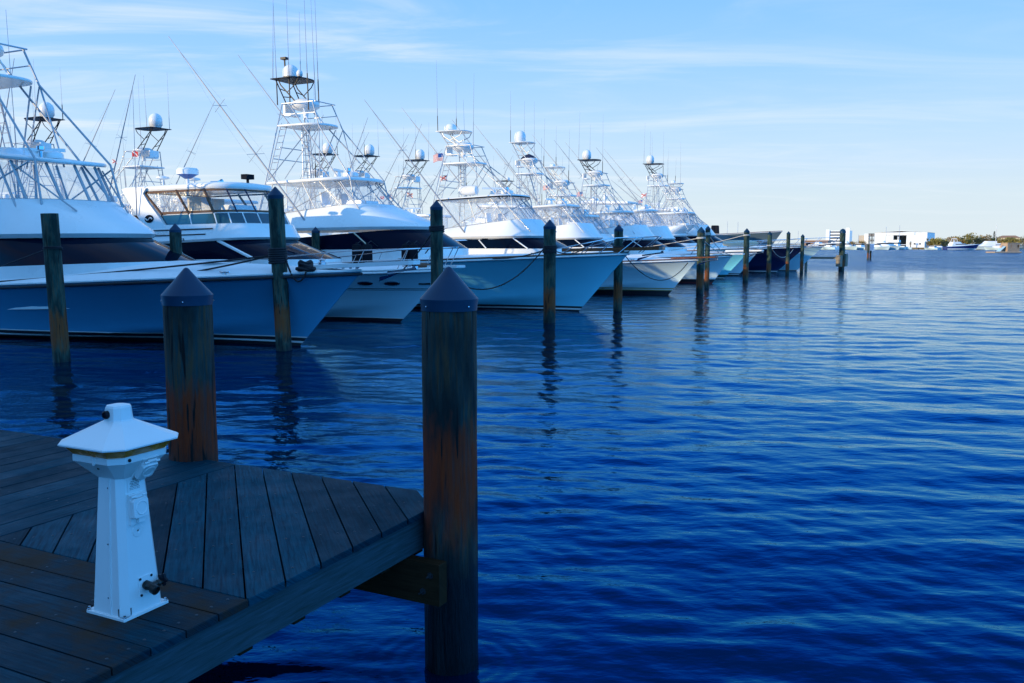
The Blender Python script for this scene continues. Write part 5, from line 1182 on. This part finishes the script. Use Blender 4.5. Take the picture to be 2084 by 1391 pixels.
# ------------------------------------------------------------------ the far shore
def leafmat(name, c1, c2):
    m, nt, out = newmat(name); b = principled(nt, out, Roughness=0.7)
    a = nt.nodes.new('ShaderNodeAttribute'); a.attribute_name = 'leaf'
    sp = nt.nodes.new('ShaderNodeSeparateColor'); nt.links.new(a.outputs['Color'], sp.inputs[0])
    nt.links.new(mix(nt, sp.outputs[0], c1, c2), b.inputs['Base Color']); return m
LEAF = {}
def tree(px, ytop, wpx, Y, label, kind='olive', ybase=505, group='trees along the far shore'):
    p = at(px, ybase, Y); p.z = 0.9; zt = at(px, ytop, Y).z; Hh = zt - 0.9; Wd = wpx / FPX * Y * 1.35
    rs = random.Random(int(px)); root = thing('tree', label, 'tree', p, rs.uniform(0, 6), group)
    mb = MB(); tr = max(0.12, Hh * 0.03)
    mb.tube([(0, 0, -0.3), (0.1, 0.05, Hh * 0.25), (0.05, 0.1, Hh * 0.55)], [tr, tr * 0.8, tr * 0.4], 7)
    for k in range(5):
        a = k * 1.26 + rs.random(); mb.tube([(0.08, 0.06, Hh * (0.25 + 0.05 * k)), (math.cos(a) * Wd * 0.16, math.sin(a) * Wd * 0.16, Hh * 0.55), (math.cos(a) * Wd * 0.32, math.sin(a) * Wd * 0.32, Hh * (0.6 + 0.06 * k))], [tr * 0.5, tr * 0.3, tr * 0.1], 5)
    mb.build('trunk', M['trunk'], root)
    mb = MB(); cols = []
    blobs = [(rs.uniform(-0.36, 0.36) * Wd, rs.uniform(-0.36, 0.36) * Wd, Hh * rs.uniform(0.34, 0.84), Wd * rs.uniform(0.13, 0.24)) for _ in range(20)]
    for bx_, by_, bz_, br in blobs:
        if bz_ > Hh * 0.68: bx_ *= 0.65; by_ *= 0.65
        shade = rs.random()
        for _ in range(46):
            d = Vector((rs.gauss(0, 1), rs.gauss(0, 1), rs.gauss(0, 0.8))).normalized() * br * rs.uniform(0.55, 1.05)
            c = Vector((bx_, by_, min(bz_, Hh - br * 0.8))) + d
            u = Vector((rs.gauss(0, 1), rs.gauss(0, 1), rs.gauss(0, 1))).normalized(); v = u.orthogonal().normalized(); w = u.cross(v)
            sz = rs.uniform(0.22, 0.5) * max(0.5, Wd / 9)
            mb.add([c + v * sz, c + w * sz * 0.6, c - v * sz, c - w * sz * 0.6], [(0, 1, 2, 3)], 0, False); cols += [min(1, max(0, shade * 0.6 + rs.random() * 0.4))] * 4
    o = mb.build('crown', LEAF[kind], root, None)
    ca = o.data.color_attributes.new('leaf', 'FLOAT_COLOR', 'CORNER'); ca.data.foreach_set('color', np.array([(c, c, c, 1) for c in cols], np.float32).ravel())
def palm(px, ytop, Y, label):
    p = at(px, 505, Y); p.z = 0.9; Hh = at(px, ytop, Y).z - 0.9; rs = random.Random(int(px) + 5)
    root = thing('palm_tree', label, 'palm tree', p, rs.uniform(0, 6), 'palms along the far shore')
    mb = MB(); mb.tube([(0, 0, -0.3), (0.15, 0, Hh * 0.4), (0.1, 0.1, Hh * 0.82)], [0.24, 0.18, 0.15], 8); mb.build('trunk', M['trunk'], root)
    mb = MB()
    for k in range(22):
        a = k * 2.4; el = rs.uniform(-0.3, 1.2); ln = rs.uniform(1.7, 2.5) * Hh / 7; t0 = Vector((0.1, 0.1, Hh * 0.82)); prev = None
        for i in range(6):
            t = i / 5; q = t0 + Vector((math.cos(a) * ln * t * math.cos(el * 0.6), math.sin(a) * ln * t * math.cos(el * 0.6), ln * (t * math.sin(el) * 0.7 - 0.55 * t * t)))
            s = Vector((-math.sin(a), math.cos(a), 0)) * (0.26 * math.sin(PI * min(1, t + 0.15)) + 0.02) * Hh / 7
            if prev: mb.add([prev[0] - prev[1], prev[0], q, q - s], [(0, 1, 2, 3)], 0, False); mb.add([prev[0], prev[0] + prev[1], q + s, q], [(0, 1, 2, 3)], 0, False)
            prev = (q, s)
    o = mb.build('crown', LEAF['palm'], root, None); rs = random.Random(3)
    n = len(o.data.loops); ca = o.data.color_attributes.new('leaf', 'FLOAT_COLOR', 'CORNER'); ca.data.foreach_set('color', np.repeat(np.random.RandomState(1).rand(n // 4), 4 * 4).astype(np.float32))
def small_boat(px, Y, lenm, label, kind='cruiser', rz=None, hull='hull_white', mast=0, group='small boats moored along the far shore', ybase=None):
    p = at(px, 505, Y); rs = random.Random(int(px * 7)); rz = rs.uniform(-1.3, -0.45) + (PI if rs.random() < 0.5 else 0) if rz is None else rz
    root = thing('moored_boat' if not mast else 'sailing_boat', label, 'boat', (p.x - math.cos(rz) * -lenm * 0.5, p.y + math.sin(rz) * lenm * 0.5, 0), rz, group)
    k = lenm / 10
    P = dict(L=lenm * 0.93, B=3.3 * k ** 0.8, tip=(lenm * 0.07, 1.35 * k), zst=0.95 * k, crown=0.2, boot=[(0.1, 'boot_black'), (0.16, 'boot_white')], cleats=[])
    zs, hs, hw, xf, hf = hull_shape(P); NS = 12; rings = []
    for i in range(NS):
        u = (i / (NS - 1)) ** 1.3; zl = [-0.3, 0.0, 0.16, zs(u) * 0.6, zs(u)]
        st = [(xf(u, z), -hf(u, z), z) for z in zl]; rings.append(st + [(a, -b, c) for a, b, c in reversed(st)])
    mb = MB(); mb.loft(rings, True, cap=True); mb.build('hull', M[hull], root, 35)
    hb = P['B'] * 0.36; z0 = zs(0.5)
    if mast:
        mb = MB(); mb.loft([ring(-0.25 * lenm, -0.62 * lenm, hb * 0.8, z0 - 0.1, None, 1.2), ring(-0.28 * lenm, -0.62 * lenm, hb * 0.7, z0 + 0.45, None, 1.2)], True, cap=True); mb.build('cabin', M['gel'], root)
        mb = MB(); mb.tube([(-0.38 * lenm, 0, z0), (-0.38 * lenm, 0, mast)], [0.12, 0.09], 6); mb.tube([(-0.38 * lenm, -0.8, mast * 0.6), (-0.38 * lenm, 0.8, mast * 0.6)], 0.04, 5); mb.build('mast', M['alu'], root)
        mb = MB(); mb.tube([(-0.39 * lenm, 0, z0 + 1.1), (-0.78 * lenm, 0, z0 + 1.2)], 0.16, 8); mb.build('boom', M['navycloth' if rs.random() < 0.5 else 'whitecloth'], root)
    else:
        a, b = ring(-0.22 * lenm, -0.7 * lenm, hb, z0 - 0.1, None, 1.6 * k), ring(-0.32 * lenm, -0.68 * lenm, hb * 0.9, z0 + 0.75 * k, None, 1.4 * k)
        c, d = ring(-0.34 * lenm, -0.7 * lenm, hb * 0.88, z0 + 1.15 * k, None, 1.2 * k), ring(-0.33 * lenm, -0.72 * lenm, hb * 0.95, z0 + 1.3 * k, None, 1.2 * k)
        mb = MB(); mb.loft([a, b], True, cap=True); mb.build('cabin', M['gel'], root)
        mb = MB(); mb.loft([b, c], True, cap=True); mb.build('window', M['glass'], root)
        mb = MB(); mb.loft([c, d], True, cap=True); mb.build('roof', M['gel'], root)
        if rs.random() < 0.6 or lenm > 13:
            mb = MB(); mb.loft([ring(-0.42 * lenm, -0.7 * lenm, hb * 0.8, z0 + 1.3 * k, None, 1 * k), ring(-0.45 * lenm, -0.7 * lenm, hb * 0.75, z0 + 2.0 * k, None, 1 * k)], True, cap=True); mb.build('flybridge', M['gel'], root)
            mb = MB(); mb.tube([(-0.62 * lenm, 0, z0 + 1.9 * k), (-0.64 * lenm, 0, z0 + 4.2 * k)], 0.05, 5); mb.build('antenna', M['alu'], root)
    return root
def far_shore():
    M['trunk'] = paint('pale_tree_bark', (0.16, 0.12, 0.08), 0.85, 0, 0, 0.25, 4)
    LEAF['olive'] = leafmat('olive_foliage', (0.07, 0.075, 0.018), (0.34, 0.26, 0.05)); LEAF['brown'] = leafmat('brown_foliage', (0.12, 0.08, 0.025), (0.38, 0.25, 0.09))
    LEAF['dark'] = leafmat('dark_foliage', (0.010, 0.022, 0.014), (0.05, 0.07, 0.03)); LEAF['palm'] = leafmat('palm_fronds', (0.03, 0.05, 0.012), (0.13, 0.13, 0.04))
    land = paint('sandy_shore', (0.30, 0.26, 0.18), 0.9, 0, 0, 0.2, 0.08)
    mb = MB(); rows = []
    for x in np.linspace(40, 900, 60):
        e = 462 + 6 * math.sin(x * 0.05) + 4 * math.sin(x * 0.13) - max(0, (x - 205)) * 0.12
        rows.append([(x, e - 1.5, -1), (x, e, 0.7), (x, e + 12, 1.0), (x, e + 400, 1.6), (x, e + 1500, 2.0)])
    mb.loft(rows, False); tag(mb.build('shore', land), kind='structure')
    A = rad(-32)
    # boat shed
    m, nt, out = newmat('white_ribbed_sheet'); b = principled(nt, out, Roughness=0.5); b.inputs['Base Color'].default_value = (0.74, 0.76, 0.76, 1)
    w = nt.nodes.new('ShaderNodeTexWave'); w.inputs['Scale'].default_value = 1.2; nt.links.new(coords(nt), w.inputs['Vector']); bump(nt, b, w.outputs[1], 0.4, 0.05)
    c = at(1841, 500, 478); zt = at(1841, 474, 478).z; root = thing('boat_shed', 'big white boat shed with a tall dark open doorway across the water', 'shed', (c.x, c.y, 0.9), A)
    Wd, Dp, Hh = 25.5, 30, zt - 0.9
    mb = MB()
    for x0, x1 in ((-Wd / 2, -3.4), (2.9, Wd / 2)): mb.box(((x0 + x1) / 2, -Dp / 2, Hh / 2), (x1 - x0, 0.3, Hh))
    mb.box((-0.25, -Dp / 2, Hh * 0.9), (6.3, 0.3, Hh * 0.2))
    for s in (-1, 1): mb.box((s * (Wd / 2 - 0.16), 0.16, Hh / 2), (0.3, Dp, Hh))
    mb.box((0, Dp / 2, Hh / 2), (Wd, 0.3, Hh)); mb.build('wall', m, root)
    mb = MB(); mb.loft([[(-Wd / 2 - 0.3, y, Hh - 0.05), (0, y, Hh + 0.9), (Wd / 2 + 0.3, y, Hh - 0.05), (0, y, Hh + 0.65)] for y in (-Dp / 2 - 0.4, Dp / 2 + 0.4)], True, cap=True, smooth=False); mb.build('roof', m, root)
    mb = MB(); mb.box((-0.2, -Dp / 2 - 0.35, Hh * 0.91), (14, 0.5, Hh * 0.17)); mb.build('door_header', M['gel'], root)
    mb = MB(); mb.box((-1.2, -Dp / 2 + 0.05, Hh * 0.36), (0.55, 0.2, Hh * 0.72)); mb.build('door_post', M['gel'], root)
    mb = MB(); mb.box((8.2, -Dp / 2 - 2.2, 1.6), (8, 4, 3.2)); mb.build('annex', M['gel'], root)
    mb = MB()
    for x in (5.5, 7.5, 10): mb.box((x, -Dp / 2 - 4.23, 1.9), (0.8, 0.06, 0.7))
    mb.build('window', M['glass'], root)
    # office block
    c = at(1707, 500, 640); zt = at(1707, 470, 640).z; root = thing('office_block', 'white multi storey office block with dark window bands beyond the far marina', 'building', (c.x, c.y, 1), A); Hh = zt - 1
    mb = MB(); mb.box((0, 0, Hh / 2), (16, 9, Hh)); mb.build('wall', M['gel'], root)
    for x, wd, ex in ((-6.8, 2.4, 0.8), (6.9, 2.6, 2.0)): mb = MB(); mb.box((x, -4.9, (Hh + ex) / 2), (wd, 1.2, Hh + ex)); mb.build('stair_tower', M['gel'], root)
    for i in range(5): mb = MB(); mb.box((-0.9, -4.52, 1.6 + i * Hh / 5.2), (8.6, 0.08, 0.9)); mb.build('window', M['glass'], root)
    mb = MB(); mb.box((4.5, -4.53, Hh * 0.45), (1.8, 0.08, Hh * 0.7)); mb.build('window', M['glass'], root)
    # travel lift tower and scaffold
    c = at(1764, 500, 520); zt = at(1764, 476, 520).z; root = thing('storage_tower', 'narrow white slab tower with a tan rear wing on the far shore', 'building', (c.x, c.y, 1), A)
    mb = MB(); mb.box((0, 0, (zt - 1) / 2), (2.6, 3, zt - 1)); mb.build('wall', M['gel'], root); mb = MB(); mb.box((-3.0, 2, (zt - 2) / 2), (3.4, 4, zt - 2)); mb.build('rear_wing', paint('tan_wall', (0.45, 0.38, 0.30), 0.8), root)
    c = at(1774, 500, 515); root = thing('boat_rack', 'grey steel boat storage rack beside the narrow white tower', 'rack', (c.x, c.y, 1), A); hh = at(1774, 476, 515).z - 1
    mb = MB()
    for x in (-1.6, 0, 1.6):
        for y in (-1.5, 1.5): mb.tube([(x, y, 0), (x, y, hh)], 0.12, 5)
    for i in range(1, 6):
        for y in (-1.5, 1.5): mb.tube([(-1.6, y, hh * i / 5), (1.6, y, hh * i / 5)], 0.1, 5)
    mb.build('rack_frame', M['black'], root); lm = paint('grey_load', (0.2, 0.19, 0.18), 0.8); mb = MB(); mb.box((0, 0, hh * 0.9), (3.0, 2.6, hh * 0.16)); mb.build('stored_load', lm, root); mb = MB(); mb.box((0, 0, hh * 0.5), (2.2, 2.2, hh * 0.1)); mb.build('stored_load', lm, root)
    c = at(1664, 500, 470); root = thing('waterside_restaurant', 'low brown roofed waterside building behind the last bow rail', 'building', (c.x, c.y, 1), A)
    mb = MB(); mb.box((0, 0, 1.7), (12, 7, 3.4)); mb.build('wall', paint('brown_timber_wall', (0.24, 0.15, 0.10), 0.8), root); mb = MB(); mb.box((0, 0, 3.6), (13.5, 8.4, 0.4)); mb.build('roof', paint('pinkish_roof', (0.48, 0.36, 0.30), 0.8), root)
    for x in (-4, 0, 4): mb = MB(); mb.box((x, -3.53, 1.6), (2.2, 0.08, 1.5)); mb.build('window', M['glass'], root)
    c = at(2052, 500, 620); root = thing('house', 'pale tiled roof house peeping over the far trees', 'house', (c.x, c.y, 1), A)
    mb = MB(); mb.box((0, 0, 3), (14, 8, 6)); mb.build('wall', M['cream'], root)
    mb = MB(); mb.loft([[(-7.5, -4.5, 6), (7.5, -4.5, 6), (7.5, 4.5, 6), (-7.5, 4.5, 6)], [(-4, -0.3, 7.6), (4, -0.3, 7.6), (4, 0.3, 7.6), (-4, 0.3, 7.6)]], True, cap=True, smooth=False); mb.build('roof', paint('terracotta_roof', (0.30, 0.16, 0.09), 0.8), root)
    # trees
    for a in ((1908, 485, 30, 440, 'broad olive tree just right of the boat shed', 'olive'), (1922, 492, 18, 436, 'dark low tree beside the broad olive tree', 'dark'), (1939, 482, 30, 452, 'rounded olive brown tree behind the navy striped yacht', 'brown'),
              (1972, 475, 30, 440, 'tallest dense green tree of the far shore', 'olive'), (1991, 484, 20, 436, 'dark blue green tree between two rounded crowns', 'dark'), (2002, 477, 22, 450, 'reddish brown domed tree right of the tallest one', 'brown'),
              (2026, 483, 24, 450, 'open green tree behind the white sailing mast', 'olive'), (2050, 484, 26, 436, 'wide yellow green tree behind the raft hut', 'olive'), (2066, 486, 24, 430, 'yellow green tree right behind the raft hut roof', 'olive'), (2082, 480, 18, 424, 'green tree cut off by the right edge', 'olive'),
              (1916, 487, 20, 446, 'small leaning olive tree between the shed corner and the navy striped yacht', 'olive'), (1953, 486, 22, 446, 'low golden bush like tree behind the navy striped yacht stern', 'brown'), (2014, 485, 20, 452, 'low rounded tree under the conifer spire', 'olive'), (2036, 487, 18, 440, 'small yellow tree beside the tallest white mast', 'brown'),
              (1893, 492, 16, 445, 'small pale tree at the corner of the boat shed', 'brown'), (1790, 488, 14, 505, 'small bare brown tree left of the boat shed', 'brown'), (1752, 491, 16, 500, 'low tan tree by the narrow white tower', 'brown'), (1733, 492, 14, 510, 'low grey brown tree right of the office block', 'brown')): tree(*a)
    c = at(2022, 505, 470); c.z = 0.9; hh = at(2022, 471, 470).z - 0.9; root = thing('conifer', 'thin dark conifer spire above the far trees', 'tree', c, 0)
    mb = MB(); mb.tube([(0, 0, 0), (0, 0, hh)], [0.25, 0.05], 6); mb.build('trunk', M['trunk'], root); mb = MB(); rs = random.Random(4); cols = []
    for i in range(700):
        t = rs.random(); z = hh * (0.3 + 0.7 * t); r = (1 - t) * 1.7 * rs.random() ** 0.5 + 0.1; a = rs.uniform(0, 6.28); q = Vector((r * math.cos(a), r * math.sin(a), z)); d = Vector((math.cos(a), math.sin(a), -0.3)) * 0.35; s = Vector((-math.sin(a), math.cos(a), 0)) * 0.14
        mb.add([q - s, q + s, q + d], [(0, 1, 2)], 0, False); cols += [rs.random()] * 3
    o = mb.build('crown', LEAF['dark'], root, None); ca = o.data.color_attributes.new('leaf', 'FLOAT_COLOR', 'CORNER'); ca.data.foreach_set('color', np.repeat(np.array(cols, np.float32), 4))
    for a in ((1956, 481, 434, 'palm rising between the two rounded trees'), (1963, 493, 425, 'short palm in front of the tallest tree'), (1980, 491, 422, 'squat palm right of the navy striped yacht cabin'), (1886, 494, 430, 'small palm at the shed corner'), (1853, 490, 455, 'palm in front of the shed annex'), (2060, 489, 420, 'palm just behind the raft hut')): palm(*a)
    # boats along the shore
    desc = ['white', 'cream topped', 'low white', 'white canopied', 'small white', 'stubby white']
    spots = [(1662, 12, 'white launch below the brown roofed building'), (1676, 10, 'white launch under the last bow tip'), (1690, 12, 'white cabin boat below the left end of the office block'), (1702, 9, 'small cabin boat just behind the timber clamped post'), (1722, 13, 'white cruiser below the office block end'), (1736, 10, 'small white cruiser between the post and the water sign'), (1748, 12, 'white cabin cruiser left of the water sign'), (1758, 9, 'little white boat touching the water sign outline'), (1783, 12, 'white cruiser just right of the water sign'), (1797, 14, 'long white cruiser below the left corner of the boat shed'), (1818, 15, 'long low white motorboat before the boat shed wall'), (1898, 8, 'little white skiff right of the boat shed'), (1910, 9, 'pale small launch left of the navy striped yacht')]
    for px, ln, lab in spots: small_boat(px, 428 + (px * 7 % 13) - max(0, px - 1880) * 0.3, ln, lab)
    for px, ytop, Y, lab in ((1796, 462, 440, 'sailing boat with tall white mast left of the boat shed'), (1835, 459, 438, 'sailing boat whose mast stands before the dark doorway'), (1742, 478, 450, 'sailing boat with short mast left of the water sign'), (2032, 457, 400, 'sailing boat with the tallest white mast near the raft hut'), (1618, 470, 430, 'sailing boat behind the grey bow, only the mast clear'), (1485, 450, 400, 'sailing boat mast right of the grey yacht deck box'), (1505, 452, 402, 'sailing boat mast further right above the grey yacht bow')):
        small_boat(px, Y, 11, lab, mast=at(px, ytop, Y).z, group='sailing boats far across the water')
    # navy striped yacht and white yacht
    c = at(1950, 505, 405); root = thing('motor_yacht', 'sleek white yacht with a navy blue bow band moored before the far trees', 'boat', (c.x + 8.0, c.y, 0), 0.12)
    P = dict(L=15, B=4.4, tip=(1.6, 2.6), zst=1.5, crown=0.3, boot=[(0.25, 'boot_white'), (0.55, 'boot_white'), (0.75, 'boot_white')], cleats=[], toemat='gel'); make_hull(P, root, 'hull_navyblue')
    for nm, v, mt in (('cabin', (-4.2, -12.5, 1.7, 1.9, 2.9, -5.6), 'gel'), ('window', (-5.0, -11, 1.72, 2.45, 2.8, -5.4), 'glass'), ('flybridge', (-7, -12, 1.5, 2.9, 3.7, -8), 'gel')):
        mb = MB(); mb.loft([ring(v[0], v[1], v[2], v[3], None, 2), ring(v[5], v[1], v[2] * 0.93, v[4], None, 2)], True, cap=True); mb.build(nm, M[mt], root)
    mb = MB(); mb.tube([(-10, -1.4, 3.6), (-10.4, -1.3, 5.2), (-10.4, 1.3, 5.2), (-10, 1.4, 3.6)], 0.12, 6); mb.tube([(-11.5, -1.4, 3.6), (-11.0, -1.3, 5.25), (-11.0, 1.3, 5.25), (-11.5, 1.4, 3.6)], 0.12, 6); mb.build('radar_arch', M['gel'], root)
    c = at(2004, 505, 420); root = thing('motor_yacht', 'all white wide yacht between the navy banded yacht and the raft hut', 'boat', (c.x - 6, c.y, 0), PI - 0.1)
    P = dict(L=13, B=4.6, tip=(1.4, 1.9), zst=1.4, crown=0.3, boot=[(0.1, 'boot_black'), (0.2, 'boot_white')], cleats=[], toemat='gel'); make_hull(P, root, 'hull_white')
    for nm, v, mt in (('cabin', (-2.4, -12.0, 1.9, 1.8, 3.1, -4.6), 'gel'), ('window', (-4.4, -10, 1.85, 2.3, 2.8, -4.8), 'glass'), ('flybridge', (-4.5, -10.5, 1.6, 3.1, 4.1, -5.5), 'gel')):
        mb = MB(); mb.loft([ring(v[0], v[1], v[2], v[3], None, 2), ring(v[5], v[1], v[2] * 0.93, v[4], None, 2)], True, cap=True); mb.build(nm, M[mt], root)
    # raft hut
    c = G(2043, 515); root = thing('raft_hut', 'rough wooden hut on a floating raft with a pale blue ramp', 'houseboat', c, 0.25)
    hutm = paint('weathered_hut_boards', (0.42, 0.29, 0.19), 0.85, 0, 0, 0.3, 2.5); s = c.y / FPX
    mb = MB()
    for i in range(6): mb.tube([(-33 * s, -1.6 + i * 0.64, 0.12), (32 * s, -1.6 + i * 0.64, 0.12)], 0.3, 8)
    mb.build('raft', hutm, root)
    x0, x1, hh = 0.0, 30 * s, 17 * s; rs = random.Random(9)
    for (a, b_, yy) in ((x0, x1, -1.35), (x0, x1, 1.35)):
        mb = MB(); x = a
        while x < b_ - 0.1:
            w = rs.uniform(0.26, 0.36)
            if not (yy < 0 and (0.9 < x < 1.5 or 3.6 < x < 4.1)): mb.box((x + w / 2, yy, 0.4 + hh / 2), (w - 0.05, 0.08, hh + rs.uniform(-0.2, 0.2)))
            else: mb.box((x + w / 2, yy, 0.4 + hh * 0.22), (w - 0.05, 0.08, hh * 0.44)); mb.box((x + w / 2, yy, 0.4 + hh * 0.9), (w - 0.05, 0.08, hh * 0.2))
            x += w
        mb.build('slat_wall', hutm, root)
    for xx in (x0, x1): mb = MB(); mb.box((xx, 0, 0.4 + hh / 2), (0.08, 2.6, hh)); mb.build('end_wall', hutm, root)
    mb = MB(); mb.box((x1 / 2, 0, 0.45 + hh), (x1 + 0.3, 3.0, 0.12)); mb.build('roof', hutm, root)
    mb = MB(); mb.box((-1.4, -0.2, 1.2), (2.6, 1.6, 0.1), Matrix.Rotation(rad(-38), 3, 'Y')); mb.build('ramp', paint('pale_blue_ramp', (0.35, 0.55, 0.65), 0.6), root)
    mb = MB(); mb.box((-0.6, 0.4, 1.5), (0.9, 0.8, 1.6)); mb.build('side_shelf', paint('peach_board', (0.55, 0.36, 0.26), 0.8), root)
    # water sign on two posts
    c = G(1770, 530); root = thing('water_sign', 'channel notice with pale blue lettered board on two posts standing in open water', 'sign', c, 0.0); s = c.y / FPX
    for x, y in ((-4 * s, 0), (3.4 * s, 0.5)):
        mb = MB(); mb.lathe([(0.17, -1.5), (0.16, at(1770, 498, c.y).z)], (x, y, 0), 10); mb.build('post', M['post'], root)
    zt, zb = at(1770, 496.5, c.y).z, at(1770, 510.5, c.y).z
    mb = MB(); mb.box((2.2 * s, -0.2, (zt + zb) / 2), (10 * s, 0.06, zt - zb), Matrix.Rotation(-0.1, 3, 'Z')); bd = mb.build('board', paint('pale_blue_board', (0.26, 0.42, 0.62), 0.5), root)
    mb = MB()
    for i, w in enumerate((0.5, 0.36, 0.6, 0.42, 0.5)): mb.box((2.2 * s, -0.27, zt - (zt - zb) * (0.2 + i * 0.15)), (10 * s * w, 0.03, 0.07), Matrix.Rotation(-0.1, 3, 'Z'))
    mb.build('board_lettering', M['bluepaint'], bd)
    mb = MB(); mb.box((-5.2 * s, 0.1, (zt + zb) / 2), (0.9, 0.06, zt - zb), Matrix.Rotation(-0.9, 3, 'Z')); mb.build('board', paint('dark_board_back', (0.06, 0.07, 0.09), 0.6), root)
M['hull_navyblue'] = paint('royal_blue_hull_paint', (0.015, 0.03, 0.14), 0.15, 0, 0.4)

build_water(); build_dock(); pedestal(); condo(); boats(); marina(); far_shore()
